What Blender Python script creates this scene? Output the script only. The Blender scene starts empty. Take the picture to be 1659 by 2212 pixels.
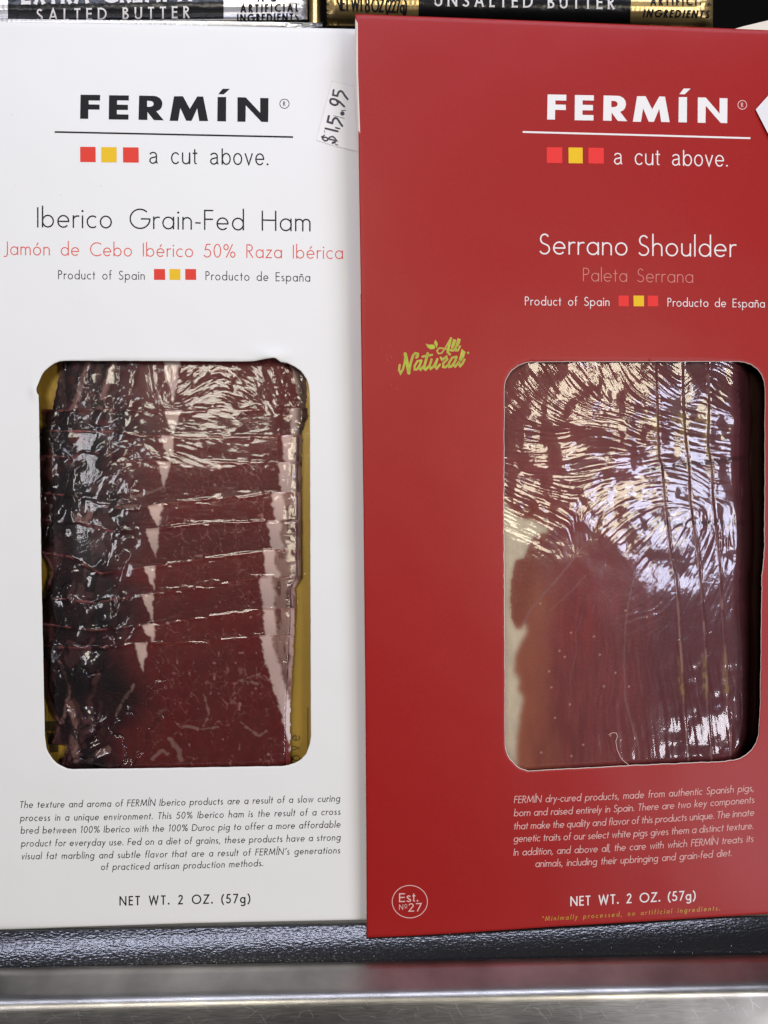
import bpy, bmesh, math, random
import numpy as np
from mathutils import Vector, Matrix
from mathutils.geometry import tessellate_polygon

random.seed(7)
S = bpy.context.scene
C = S.collection

# ------------------------------------------------------------------ camera
PITCH = 22.0                                  # camera looks 22 degrees down into the case
CAM = np.array([0.0, -0.160, 0.190])
F, CX, CY = 1661.0, 829.5, 1106.0             # focal length / centre in units of the layout sheet
TH = math.radians(90 - PITCH)
cam = bpy.data.cameras.new('camera')
cam.sensor_fit = 'VERTICAL'
cam.sensor_height = 36.0
cam.lens = 36.0 * F / 2212.0
cam.clip_start, cam.clip_end = 0.005, 50
camo = bpy.data.objects.new('camera', cam)
C.objects.link(camo)
camo.location = CAM
camo.rotation_euler = (TH, 0, 0)
S.camera = camo


def c2w(p):
    """camera frame (x right, y up, z back) in metres -> world"""
    p = np.asarray(p, float)
    c, s = math.cos(TH), math.sin(TH)
    return np.stack([p[..., 0] + CAM[0], c * p[..., 1] - s * p[..., 2] + CAM[1],
                     s * p[..., 1] + c * p[..., 2] + CAM[2]], -1)


# ------------------------------------------------------------------ world + lamps
W = bpy.data.worlds.new('World')
S.world = W
W.use_nodes = True
W.node_tree.nodes['Background'].inputs[0].default_value = (0.9, 0.92, 1.0, 1)
W.node_tree.nodes['Background'].inputs[1].default_value = 0.07


def lamp(name, pos, target, sx, sy, power, col):
    l = bpy.data.lights.new(name, 'AREA')
    l.shape = 'RECTANGLE'
    l.size, l.size_y, l.energy, l.color = sx, sy, power, col
    o = bpy.data.objects.new(name, l)
    C.objects.link(o)
    p, t = Vector(c2w(pos)), Vector(c2w(target))
    o.location = p
    o.rotation_euler = (t - p).to_track_quat('-Z', 'Y').to_euler()
    return o


lamp('case_led_lamp', (0.365, -0.060, 0.262), (0.08, 0.0, -0.2), 0.085, 0.10, 0.44, (0.74, 0.76, 1.0))
lamp('warm_lamp_right', (0.310, 0.000, 0.38), (0.06, 0.02, -0.2), 0.13, 0.14, 0.74, (1.0, 0.90, 0.68))
lamp('warm_lamp_left', (-0.115, 0.145, 0.52), (-0.06, 0.0, -0.2), 0.20, 0.15, 1.34, (1.0, 0.93, 0.79))
lamp('small_led_lamp', (-0.275, 0.0, 0.30), (-0.075, 0.0, -0.2), 0.06, 0.12, 0.27, (0.95, 0.92, 0.97))
lamp('case_top_lamp', (0.02, 0.38, 0.10), (0.0, -0.1, -0.2), 0.70, 0.045, 1.8, (0.75, 0.79, 1.0))
lamp('sheen_fill_lamp', (0.51, -0.37, 0.24), (0.10, -0.08, -0.2), 0.20, 0.15, 1.15, (0.94, 0.92, 1.0))  # unseen fill added for the pink sheen low on the red card

S.view_settings.view_transform = 'Standard'
S.view_settings.look = 'None'
S.view_settings.gamma = 1
S.view_settings.exposure = 0.03
S.view_settings.use_curve_mapping = False
S.cycles.max_bounces = 10
S.cycles.transparent_max_bounces = 12
S.cycles.sample_clamp_indirect = 6
S.cycles.use_denoising = True


# ------------------------------------------------------------------ surfaces
class Surf:
    """a gently bowed sheet: depth = Z0 + a x + b y (+ bow), millimetres"""
    def __init__(s, Z0, a, b, warp=None):
        s.Z0, s.a, s.b, s.warp = Z0, a, b, warp

    def P(s, px, py, off=0.0):
        px, py = np.asarray(px, float), np.asarray(py, float)
        u, v = (px - CX) / F, -(py - CY) / F
        Z = (s.Z0 + off) / (1 - s.a * u - s.b * v)
        if s.warp is not None:
            Z = Z + s.warp(px, py)
        return c2w(np.stack([u * Z, v * Z, -Z], -1) / 1000.0)


def srgb(r, g, b):
    f = lambda c: (c / 255 / 12.92) if c / 255 <= 0.04045 else ((c / 255 + 0.055) / 1.055) ** 2.4
    return (f(r), f(g), f(b))


# ------------------------------------------------------------------ noise
_R = np.random.RandomState(11)
_T = _R.rand(256, 256)


def vn(x, y, seed=0):
    x, y = np.asarray(x, float) + seed * 37.3, np.asarray(y, float) + seed * 91.7
    xi, yi = np.floor(x).astype(int), np.floor(y).astype(int)
    fx, fy = x - xi, y - yi
    fx, fy = fx ** 3 * (fx * (fx * 6 - 15) + 10), fy ** 3 * (fy * (fy * 6 - 15) + 10)
    g = lambda a, b: _T[a & 255, b & 255]
    return ((g(xi, yi) * (1 - fx) + g(xi + 1, yi) * fx) * (1 - fy)
            + (g(xi, yi + 1) * (1 - fx) + g(xi + 1, yi + 1) * fx) * fy)


def fbm(x, y, seed=0, oc=4):
    t, a, n = 0, 1.0, 0
    for k in range(oc):
        t = t + a * vn(x * 2 ** k, y * 2 ** k, seed + k * 3)
        n += a
        a *= 0.5
    return t / n


def voro(x, y, seed=0):
    """F2-F1 and a cell id value"""
    xi, yi = np.floor(x).astype(int), np.floor(y).astype(int)
    f1 = np.full(x.shape, 9.0)
    f2 = np.full(x.shape, 9.0)
    cid = np.zeros(x.shape)
    for dx in (-1, 0, 1):
        for dy in (-1, 0, 1):
            a, b = xi + dx, yi + dy
            qx = a + _T[(a * 3 + seed) & 255, (b * 5 + 7) & 255]
            qy = b + _T[(a * 7 + 11) & 255, (b * 3 + seed * 2) & 255]
            d = np.hypot(qx - x, qy - y)
            near = d < f1
            f2 = np.where(near, f1, np.minimum(f2, d))
            cid = np.where(near, _T[(a + 40) & 255, (b + 90) & 255], cid)
            f1 = np.where(near, d, f1)
    return f2 - f1, cid


def sstep(a, b, x):
    t = np.clip((x - a) / (b - a), 0, 1)
    return t * t * (3 - 2 * t)


def blur(a, n):
    for ax in (0, 1):
        k = np.exp(-0.5 * (np.arange(-3 * n, 3 * n + 1) / n) ** 2)
        k /= k.sum()
        p = np.pad(a, [(3 * n, 3 * n) if i == ax else (0, 0) for i in (0, 1)], mode='edge')
        a = np.apply_along_axis(lambda m: np.convolve(m, k, 'valid'), ax, p)
    return a


def segdist(px, py, pts):
    d = np.full(np.shape(px), 1e9)
    for (x0, y0), (x1, y1) in zip(pts[:-1], pts[1:]):
        vx, vy = x1 - x0, y1 - y0
        t = np.clip(((px - x0) * vx + (py - y0) * vy) / (vx * vx + vy * vy + 1e-9), 0, 1)
        d = np.minimum(d, np.hypot(px - x0 - t * vx, py - y0 - t * vy))
    return d


def inpoly(px, py, poly):
    r = np.zeros(np.shape(px), bool)
    n = len(poly)
    for i in range(n):
        (x0, y0), (x1, y1) = poly[i], poly[(i + 1) % n]
        c = ((y0 > py) != (y1 > py)) & (px < (x1 - x0) * (py - y0) / ((y1 - y0) or 1e-9) + x0)
        r ^= c
    return r


# ------------------------------------------------------------------ materials
def mat(name, col, rough=0.5, metal=0.0, spec=0.5, coat=0.0, coat_rough=0.1, noise=None, bump=None, attr=None):
    m = bpy.data.materials.new(name)
    m.use_nodes = True
    nt = m.node_tree
    p = nt.nodes['Principled BSDF']
    p.inputs['Base Color'].default_value = (*col, 1)
    p.inputs['Roughness'].default_value = rough
    p.inputs['Metallic'].default_value = metal
    p.inputs['Specular IOR Level'].default_value = spec
    p.inputs['Coat Weight'].default_value = coat
    p.inputs['Coat Roughness'].default_value = coat_rough
    tc = nt.nodes.new('ShaderNodeTexCoord')
    if attr:
        a = nt.nodes.new('ShaderNodeVertexColor')
        a.layer_name = attr
        nt.links.new(a.outputs[0], p.inputs['Base Color'])
    if noise:                                           # (scale, amount, detail)
        n = nt.nodes.new('ShaderNodeTexNoise')
        n.inputs['Scale'].default_value = noise[0]
        n.inputs['Detail'].default_value = noise[2]
        nt.links.new(tc.outputs['Object'], n.inputs['Vector'])
        mx = nt.nodes.new('ShaderNodeMix')
        mx.data_type = 'RGBA'
        d = 1 - noise[1]
        u = 1 + noise[1]
        mx.inputs[6].default_value = (col[0] * d, col[1] * d, col[2] * d, 1)
        mx.inputs[7].default_value = (min(1, col[0] * u), min(1, col[1] * u), min(1, col[2] * u), 1)
        nt.links.new(n.outputs['Fac'], mx.inputs[0])
        nt.links.new(mx.outputs[2], p.inputs['Base Color'])
    if bump:                                            # (scale, strength, distance, (sx,sy,sz))
        n = nt.nodes.new('ShaderNodeTexNoise')
        n.inputs['Scale'].default_value = bump[0]
        n.inputs['Detail'].default_value = 3
        mp = nt.nodes.new('ShaderNodeMapping')
        if len(bump) > 3:
            mp.inputs['Scale'].default_value = bump[3]
        nt.links.new(tc.outputs['Object'], mp.inputs['Vector'])
        nt.links.new(mp.outputs[0], n.inputs['Vector'])
        b = nt.nodes.new('ShaderNodeBump')
        b.inputs['Strength'].default_value = bump[1]
        b.inputs['Distance'].default_value = bump[2]
        nt.links.new(n.outputs['Fac'], b.inputs['Height'])
        nt.links.new(b.outputs[0], p.inputs['Normal'])
    return m


def foil_mat(name, col, rough):
    """crimped foil: fine square emboss plus soft crumple"""
    m = mat(name, col, rough, metal=0.75)
    nt = m.node_tree
    p = nt.nodes['Principled BSDF']
    tc = nt.nodes.new('ShaderNodeTexCoord')
    sep = nt.nodes.new('ShaderNodeSeparateXYZ')
    nt.links.new(tc.outputs['Object'], sep.inputs[0])
    hs = []
    for ax, fr in ((0, 4600.0), (2, 5200.0)):
        mu = nt.nodes.new('ShaderNodeMath'); mu.operation = 'MULTIPLY'; mu.inputs[1].default_value = fr
        si = nt.nodes.new('ShaderNodeMath'); si.operation = 'SINE'
        nt.links.new(sep.outputs[ax], mu.inputs[0]); nt.links.new(mu.outputs[0], si.inputs[0])
        hs.append(si)
    ad = nt.nodes.new('ShaderNodeMath'); ad.operation = 'ADD'
    nt.links.new(hs[0].outputs[0], ad.inputs[0]); nt.links.new(hs[1].outputs[0], ad.inputs[1])
    b1 = nt.nodes.new('ShaderNodeBump'); b1.inputs['Strength'].default_value = 0.16; b1.inputs['Distance'].default_value = 0.00008
    nt.links.new(ad.outputs[0], b1.inputs['Height'])
    n = nt.nodes.new('ShaderNodeTexNoise'); n.inputs['Scale'].default_value = 160; n.inputs['Detail'].default_value = 4
    nt.links.new(tc.outputs['Object'], n.inputs['Vector'])
    b2 = nt.nodes.new('ShaderNodeBump'); b2.inputs['Strength'].default_value = 0.22; b2.inputs['Distance'].default_value = 0.0010
    nt.links.new(n.outputs['Fac'], b2.inputs['Height']); nt.links.new(b1.outputs[0], b2.inputs['Normal'])
    nt.links.new(b2.outputs[0], p.inputs['Normal'])
    return m


def film_mat(name, rough=0.06, strength=1.0):
    m = bpy.data.materials.new(name)
    m.use_nodes = True
    nt = m.node_tree
    nt.nodes.clear()
    out = nt.nodes.new('ShaderNodeOutputMaterial')
    mix = nt.nodes.new('ShaderNodeMixShader')
    tr = nt.nodes.new('ShaderNodeBsdfTransparent')
    tr.inputs[0].default_value = (0.97, 0.96, 0.96, 1)
    gl = nt.nodes.new('ShaderNodeBsdfGlossy')
    gl.inputs['Roughness'].default_value = rough
    fr = nt.nodes.new('ShaderNodeFresnel')
    fr.inputs['IOR'].default_value = 1.55
    mu = nt.nodes.new('ShaderNodeMath'); mu.operation = 'MULTIPLY'; mu.use_clamp = True; mu.inputs[1].default_value = 1.55 * strength
    nt.links.new(fr.outputs[0], mu.inputs[0])
    nt.links.new(mu.outputs[0], mix.inputs[0])
    nt.links.new(tr.outputs[0], mix.inputs[1])
    g2 = nt.nodes.new('ShaderNodeBsdfGlossy')
    g2.inputs['Roughness'].default_value = 0.20
    lobes = nt.nodes.new('ShaderNodeMixShader')
    lobes.inputs[0].default_value = 0.26
    nt.links.new(gl.outputs[0], lobes.inputs[1])
    nt.links.new(g2.outputs[0], lobes.inputs[2])
    nt.links.new(lobes.outputs[0], mix.inputs[2])
    nt.links.new(mix.outputs[0], out.inputs[0])
    tc = nt.nodes.new('ShaderNodeTexCoord')
    n = nt.nodes.new('ShaderNodeTexNoise'); n.inputs['Scale'].default_value = 900; n.inputs['Detail'].default_value = 3
    nt.links.new(tc.outputs['Object'], n.inputs['Vector'])
    b = nt.nodes.new('ShaderNodeBump'); b.inputs['Strength'].default_value = 0.22; b.inputs['Distance'].default_value = 0.00010
    nt.links.new(n.outputs['Fac'], b.inputs['Height'])
    nt.links.new(b.outputs[0], gl.inputs['Normal'])
    nt.links.new(b.outputs[0], g2.inputs['Normal'])
    nt.links.new(b.outputs[0], fr.inputs['Normal'])
    return m


M = {}
M['white_card'] = mat('white_card', (0.80, 0.80, 0.77), 0.45, spec=0.22, noise=(30, 0.015, 4), bump=(2600, 0.06, 0.0001))
M['red_card'] = mat('red_card', (0.335, 0.0100, 0.0085), 0.42, spec=0.33, noise=(1500, 0.12, 5), bump=(2600, 0.10, 0.0001))
def soften(m, scale, dist):
    """faint dents and waves of handled card, under the fine grain"""
    nt = m.node_tree
    p = nt.nodes['Principled BSDF']
    old = p.inputs['Normal'].links[0].from_socket
    tc = nt.nodes.new('ShaderNodeTexCoord')
    n = nt.nodes.new('ShaderNodeTexNoise'); n.inputs['Scale'].default_value = scale; n.inputs['Detail'].default_value = 2
    nt.links.new(tc.outputs['Object'], n.inputs['Vector'])
    b = nt.nodes.new('ShaderNodeBump'); b.inputs['Strength'].default_value = 0.5; b.inputs['Distance'].default_value = dist
    nt.links.new(n.outputs['Fac'], b.inputs['Height']); nt.links.new(old, b.inputs['Normal'])
    nt.links.new(b.outputs[0], p.inputs['Normal'])


soften(M['white_card'], 26, 0.0022)
soften(M['red_card'], 22, 0.0026)
M['raw_card'] = mat('raw_card', (0.72, 0.62, 0.55), 0.8, noise=(4000, 0.2, 3))
M['white_raw_card'] = mat('white_raw_card', (0.70, 0.68, 0.62), 0.8, noise=(4000, 0.1, 3))
M['black_ink'] = mat('black_ink', (0.012, 0.011, 0.012), 0.55, spec=0.15)
M['white_ink'] = mat('white_ink', (0.80, 0.78, 0.75), 0.55, spec=0.15)
M['pink_ink'] = mat('pink_ink', (0.74, 0.50, 0.46), 0.55, spec=0.15)
M['dim_ink'] = mat('dim_ink', (0.62, 0.24, 0.20), 0.55, spec=0.15)
M['red_ink'] = mat('red_ink', (0.72, 0.055, 0.035), 0.55, spec=0.15)
M['coral_ink'] = mat('coral_ink', (0.72, 0.10, 0.075), 0.55, spec=0.15)
M['bright_red_ink'] = mat('bright_red_ink', (0.78, 0.045, 0.040), 0.55, spec=0.15)
M['yellow_ink'] = mat('yellow_ink', (0.80, 0.50, 0.020), 0.55, spec=0.15)
M['gold_ink'] = mat('gold_ink', (0.48, 0.30, 0.03), 0.4)
M['green_ink'] = mat('green_ink', (0.34, 0.46, 0.03), 0.32, metal=0.08, noise=(420, 0.5, 2))
M['gold_rim_ink'] = mat('gold_rim_ink', (0.60, 0.38, 0.10), 0.30, metal=0.1)
M['gold_card'] = mat('gold_card', (0.60, 0.41, 0.075), 0.42, metal=0.2, noise=(60, 0.12, 3))
M['shaded_gold_card'] = mat('shaded_gold_card', (0.050, 0.019, 0.013), 0.5, metal=0.2, noise=(80, 0.3, 3))  # gold card with the shade of the recess mixed into its colour
M['gold_print'] = mat('gold_print', (0.10, 0.07, 0.025), 0.5)
M['meat'] = mat('meat', (0.1, 0.02, 0.02), 0.45, spec=0.25, attr='albedo', bump=(1500, 0.25, 0.0003))
M['film'] = film_mat('film', 0.06, 0.70)
M['film_shoulder'] = film_mat('film_shoulder', 0.06, 1.0)
M['sticker'] = mat('sticker', (0.83, 0.825, 0.79), 0.45, spec=0.22)
M['marker_ink'] = mat('marker_ink', (0.03, 0.025, 0.04), 0.4, noise=(2500, 0.9, 4))
M['tag_paper'] = mat('tag_paper', (0.74, 0.73, 0.73), 0.6, bump=(260, 0.3, 0.001))
M['silver_foil'] = foil_mat('silver_foil', (0.72, 0.72, 0.74), 0.30)
M['gold_foil'] = foil_mat('gold_foil', (0.66, 0.48, 0.20), 0.30)
M['black_label'] = mat('black_label', (0.008, 0.008, 0.009), 0.26, spec=0.35, bump=(220, 0.4, 0.001))
M['cream_card'] = mat('cream_card', (0.74, 0.68, 0.56), 0.6)
M['case_dark'] = mat('case_dark', (0.003, 0.003, 0.003), 0.9, spec=0.05)
M['ledge_white'] = mat('ledge_white', (0.85, 0.86, 0.88), 0.3, noise=(900, 0.12, 4))
M['lint'] = mat('lint', (0.6, 0.6, 0.62), 0.8)
M['hair'] = mat('hair', (0.03, 0.02, 0.02), 0.4)


# ------------------------------------------------------------------ mesh helpers
def empty(name, loc, label=None, cat=None, group=None):
    o = bpy.data.objects.new(name, None)
    C.objects.link(o)
    o.location = loc
    o.empty_display_size = 0.01
    if label:
        o['label'] = label
    if cat:
        o['category'] = cat
    if group:
        o['group'] = group
    return o


def root_loc(o):
    p = Vector((0, 0, 0))
    while o is not None:
        p += Vector(o.location)
        o = o.parent
    return np.array(p)


def build(name, V, faces, m, parent=None, smooth=False, label=None, cat=None, kind=None, colors=None, extra=None, fmat=None):
    V = np.asarray(V, float).reshape(-1, 3)
    if parent is not None:
        V = V - root_loc(parent)
    me = bpy.data.meshes.new(name)
    if isinstance(faces, np.ndarray) and faces.ndim == 2:
        nf, k = faces.shape
        me.vertices.add(len(V)); me.vertices.foreach_set('co', V.ravel())
        me.loops.add(nf * k); me.loops.foreach_set('vertex_index', faces.ravel().astype(np.int32))
        me.polygons.add(nf)
        me.polygons.foreach_set('loop_start', np.arange(0, nf * k, k, dtype=np.int32))
        me.polygons.foreach_set('loop_total', np.full(nf, k, dtype=np.int32))
        me.update(calc_edges=True)
    else:
        me.from_pydata([tuple(v) for v in V], [], [tuple(int(i) for i in f) for f in faces])
    me.materials.append(m)
    for x in (extra or []):
        me.materials.append(x)
    if fmat is not None:
        me.polygons.foreach_set('material_index', np.asarray(fmat, dtype=np.int32))
    if smooth:
        me.polygons.foreach_set('use_smooth', np.ones(len(me.polygons), bool))
    if colors is not None:
        a = me.color_attributes.new('albedo', 'FLOAT_COLOR', 'POINT')
        c4 = np.ones((len(V), 4)); c4[:, :3] = colors
        a.data.foreach_set('color', c4.ravel())
    me.validate()
    me.update()
    o = bpy.data.objects.new(name, me)
    C.objects.link(o)
    if parent is not None:
        o.parent = parent
    if label:
        o['label'] = label
    if cat:
        o['category'] = cat
    if kind:
        o['kind'] = kind
    return o


def quads(nr, nc, closed=False):
    r, c = np.meshgrid(np.arange(nr - 1), np.arange(nc if closed else nc - 1), indexing='ij')
    c2 = (c + 1) % nc
    return np.stack([r * nc + c, (r + 1) * nc + c, (r + 1) * nc + c2, r * nc + c2], -1).reshape(-1, 4)


class Ink:
    """collects flat ink shapes in sheet units and lays them on a surface"""
    def __init__(s):
        s.V, s.Fc, s.n, s.k = [], [], 0, 0

    def tri(s, pts, tris):
        lift = 0.0015 * (s.k % 9)
        s.k += 1
        for p in pts:
            s.V.append((p[0], p[1], lift))
        for t in tris:
            s.Fc.append(tuple(s.n + i for i in t))
        s.n += len(pts)

    def poly(s, *loops):
        flat = [p for l in loops for p in l]
        t = tessellate_polygon([[Vector((p[0], p[1], 0)) for p in l] for l in loops])
        s.tri(flat, t)

    def ribbon(s, pts, w, closed=False, w_end=None, cap=False):
        P = np.array(pts, float)
        n = len(P)
        if n < 2:
            return
        if not closed and np.ndim(w) == 0:                # keep long strokes lying on the bowed card
            Q = [P[0]]
            for a_, b_ in zip(P[:-1], P[1:]):
                m_ = max(1, int(np.hypot(*(b_ - a_)) / 6))
                Q += [a_ + (b_ - a_) * (i + 1) / m_ for i in range(m_)]
            P = np.array(Q)
            n = len(P)
        if closed:
            d = np.roll(P, -1, 0) - np.roll(P, 1, 0)
        else:
            d = np.zeros_like(P)
            d[1:-1] = P[2:] - P[:-2]
            # true mitre for polylines
            a = P[1:] - P[:-1]
            a = a / np.maximum(np.linalg.norm(a, axis=1, keepdims=True), 1e-9)
            d[0], d[-1] = a[0], a[-1]
            d[1:-1] = a[:-1] + a[1:]
        d = d / np.maximum(np.linalg.norm(d, axis=1, keepdims=True), 1e-9)
        nn = np.stack([-d[:, 1], d[:, 0]], 1)
        ww = np.asarray(w, float) * np.ones(n) / 2
        if not closed and n > 2:
            cs = np.clip((a[:-1] * d[1:-1]).sum(1), 0.45, 1)
            ww[1:-1] = ww[1:-1] / cs
        L, R = P + nn * ww[:, None], P - nn * ww[:, None]
        pts = np.concatenate([L, R])
        fs = [(i, i + 1, n + i + 1, n + i) for i in range(n - 1)]
        if closed:
            fs.append((n - 1, 0, n, 2 * n - 1))
        s.tri([tuple(p) for p in pts], fs)
        if cap:
            for q, wd in ((P[0], ww[0]), (P[-1], ww[-1])):
                s.disc(q[0], q[1], wd, wd)

    def disc(s, x, y, rx, ry=None, n=14):
        ry = rx if ry is None else ry
        s.tri([(x + rx * math.cos(2 * math.pi * i / n), y + ry * math.sin(2 * math.pi * i / n)) for i in range(n)],
              [tuple(range(n))])

    def lay(s, name, surf, m, parent, lift=0.03, label=None, refine=None):
        if refine:
            V, T = [tuple(v) for v in s.V], []
            for f in s.Fc:
                T += [(f[0], f[i], f[i + 1]) for i in range(1, len(f) - 1)]
            for _ in range(5):
                T2, done, mid = [], True, {}

                def mp(a, b):
                    k = (min(a, b), max(a, b))
                    if k not in mid:
                        mid[k] = len(V)
                        V.append(tuple((V[a][i] + V[b][i]) / 2 for i in range(3)))
                    return mid[k]
                for a, b, c in T:
                    if max(math.dist(V[a][:2], V[b][:2]), math.dist(V[b][:2], V[c][:2]), math.dist(V[c][:2], V[a][:2])) > refine:
                        ab, bc, ca = mp(a, b), mp(b, c), mp(c, a)
                        T2 += [(a, ab, ca), (ab, b, bc), (ca, bc, c), (ab, bc, ca)]
                        done = False
                    else:
                        T2.append((a, b, c))
                T = T2
                if done:
                    break
            s.V, s.Fc = V, T
        V = np.array(s.V)
        W_ = surf.P(V[:, 0], V[:, 1], -(lift + V[:, 2]))
        return build(name, W_, s.Fc, m, parent, label=label)


# ------------------------------------------------------------------ a light geometric stroke alphabet
def arc(cx, cy, rx, ry, a0, a1, n=None):
    n = n or max(6, int(abs(a1 - a0) / 9))
    return [(cx + rx * math.cos(math.radians(a0 + (a1 - a0) * i / n)), cy + ry * math.sin(math.radians(a0 + (a1 - a0) * i / n)))
            for i in range(n + 1)]


def glyphs(w, helv=False):
    h = w / 2
    x = 0.63
    if helv:
        return helv_glyphs(w)
    A = 1.08
    rx, ry, cy = 0.29 - h, 0.322 - h, 0.315
    full = lambda cx: arc(cx, cy, rx, ry, 0, 360, 40)
    bar = lambda y, x0, x1: [(x0, y), (x1, y)]
    stem = lambda X, y0, y1: [(X, y0), (X, y1)]
    arch = lambda X0, X1: arc((X0 + X1) / 2, x - h - (X1 - X0) * 0.5, (X1 - X0) / 2, (X1 - X0) * 0.5, 180, 0) + [(X1, 0)]
    G = {}
    G['a'] = (0.57, [full(0.29), stem(0.57 - h, 0, x)])
    G['b'] = (0.58, [full(0.29), stem(h, 0, A)])
    G['c'] = (0.47, [arc(0.29, cy, rx, ry, 50, 310, 30)])
    G['d'] = (0.58, [full(0.29), stem(0.58 - h, 0, A)])
    G['e'] = (0.57, [arc(0.285, cy, rx, ry, 0, 318, 34), bar(cy, 0.03, 0.57 - h * 0.4)])
    G['f'] = (0.29, [stem(0.115, 0, 0.90)[:1] + arc(0.115 + 0.14, 0.92, 0.14, 0.155 - h, 180, 75), bar(x - h, 0, 0.27)])
    G['g'] = (0.58, [full(0.29), [(0.58 - h, x), (0.58 - h, -0.10)] + arc(0.30, -0.10, 0.28 - h, 0.235 - h, 0, -150)])
    G['h'] = (0.48, [stem(h, 0, A), arch(h, 0.48 - h)])
    G['i'] = (w, [stem(h, 0, x), ('dot', h, 0.84, w * 0.78)])
    G['j'] = (w, [stem(h, -0.3, x), ('dot', h, 0.84, w * 0.78)])
    G['k'] = (0.44, [stem(h, 0, A), [(h, 0.27), (0.40, x)], [(0.15, 0.375), (0.43, 0)]])
    G['l'] = (w, [stem(h, 0, A)])
    G['m'] = (0.74, [stem(h, 0, x), arch(h, 0.37), arch(0.37, 0.74 - h)])
    G['n'] = (0.46, [stem(h, 0, x), arch(h, 0.46 - h)])
    G['o'] = (0.58, [full(0.29)])
    G['p'] = (0.58, [full(0.29), stem(h, -0.33, x)])
    G['q'] = (0.58, [full(0.29), stem(0.58 - h, -0.33, x)])
    G['r'] = (0.28, [stem(h, 0, x), arc(h + 0.2, 0.40, 0.2, 0.23 - h, 180, 65)])
    G['s'] = (0.35, [arc(0.175, 0.465, 0.14 - h * .5, 0.165 - h, 35, 260, 14) + arc(0.175, 0.16, 0.165 - h * .5, 0.165 - h, 80, -150, 16)])
    G['t'] = (0.28, [stem(0.135, 0, 0.88), bar(x - h, 0, 0.28)])
    G['u'] = (0.46, [stem(0.46 - h, 0, x), [(h, x)] + arc(0.23, 0.23, 0.23 - h, 0.237 - h, 180, 360) + [(0.46 - h, x)]])
    G['v'] = (0.44, [[(h, x), (0.22, 0.02), (0.44 - h, x)]])
    G['w'] = (0.72, [[(h, x), (0.19, 0.02), (0.36, x - .03), (0.53, 0.02), (0.72 - h, x)]])
    G['x'] = (0.42, [[(h, 0), (0.42 - h, x)], [(h, x), (0.42 - h, 0)]])
    G['y'] = (0.45, [[(h, x), (0.23, 0.06)], [(0.45 - h, x), (0.08, -0.33)]])
    G['z'] = (0.42, [[(0.02, x - h), (0.40, x - h), (0.02, h), (0.42, h)]])
    G['I'] = (w, [stem(h, 0, 1)])
    G['F'] = (0.44, [stem(h, 0, 1), bar(1 - h, 0, 0.44), bar(0.53, 0, 0.43)])
    G['E'] = (0.46, [stem(h, 0, 1), bar(1 - h, 0, 0.46), bar(0.53, 0, 0.44), bar(h, 0, 0.46)])
    G['L'] = (0.40, [stem(h, 0, 1), bar(h, 0, 0.40)])
    G['H'] = (0.70, [stem(h, 0, 1), stem(0.70 - h, 0, 1), bar(0.53, 0, 0.70)])
    G['T'] = (0.50, [stem(0.25, 0, 1), bar(1 - h, 0, 0.50)])
    G['J'] = (0.30, [[(0.30 - h, 1)] + [(0.30 - h, 0.08)] + arc(0.10, 0.08, 0.2 - h, 0.2, 0, -125)])
    G['N'] = (0.74, [stem(h, 0, 1), [(h, 0.97), (0.74 - h, 0.03)], stem(0.74 - h, 0, 1)])
    G['M'] = (0.90, [[(h, 0), (0.15, 0.98)], [(0.15, 0.98), (0.45, 0.12)], [(0.45, 0.12), (0.75, 0.98)], [(0.75, 0.98), (0.90 - h, 0)]])
    G['O'] = (1.0, [arc(0.5, 0.5, 0.5 - h, 0.51 - h, 0, 360, 48)])
    G['C'] = (0.78, [arc(0.5, 0.5, 0.5 - h, 0.51 - h, 50, 310, 34)])
    G['G'] = (0.96, [arc(0.5, 0.5, 0.5 - h, 0.51 - h, 46, 357, 40) + [(0.96, 0.50), (0.54, 0.50)]])
    G['D'] = (0.74, [stem(h, 0, 1), [(0, 1 - h), (0.26, 1 - h)] + arc(0.26, 0.5, 0.48 - h, 0.5 - h, 90, -90, 24) + [(0, h)]])
    Rb = [(0, 1 - h), (0.20, 1 - h)] + arc(0.20, 0.74, 0.26 - h, 0.26 - h, 90, -90, 18) + [(0, 0.48 + h)]
    G['P'] = (0.46, [stem(h, 0, 1), Rb])
    G['R'] = (0.50, [stem(h, 0, 1), Rb, [(0.18, 0.49), (0.48, 0.0)]])
    G['B'] = (0.50, [stem(h, 0, 1), [(0, 1 - h), (0.22, 1 - h)] + arc(0.22, 0.77, 0.23 - h, 0.23 - h, 90, -90, 16) + [(0, 0.54 + h)],
                     [(0.1, 0.54), (0.24, 0.54)] + arc(0.24, 0.27, 0.27 - h, 0.27 - h, 90, -90, 16) + [(0, h)]])
    G['S'] = (0.50, [arc(0.25, 0.745, 0.205 - h * .5, 0.265 - h, 30, 262, 18) + arc(0.24, 0.255, 0.245 - h * .5, 0.265 - h, 78, -155, 20)])
    G['U'] = (0.62, [[(h, 1), (h, 0.3)] + arc(0.31, 0.31, 0.31 - h, 0.32 - h, 180, 360, 18) + [(0.62 - h, 1)]])
    G['A'] = (0.76, [[(h, 0), (0.38, 0.99), (0.76 - h, 0)], bar(0.34, 0.13, 0.63)])
    G['W'] = (1.05, [[(h, 1), (0.28, 0.03), (0.525, 0.95), (0.77, 0.03), (1.05 - h, 1)]])
    G['X'] = (0.6, [[(h, 0), (0.6 - h, 1)], [(h, 1), (0.6 - h, 0)]])
    G['Y'] = (0.6, [[(h, 1), (0.3, 0.45), (0.6 - h, 1)], stem(0.3, 0, 0.45)])
    G['Z'] = (0.58, [[(0.03, 1 - h), (0.55, 1 - h), (0.03, h), (0.58, h)]])
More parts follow.
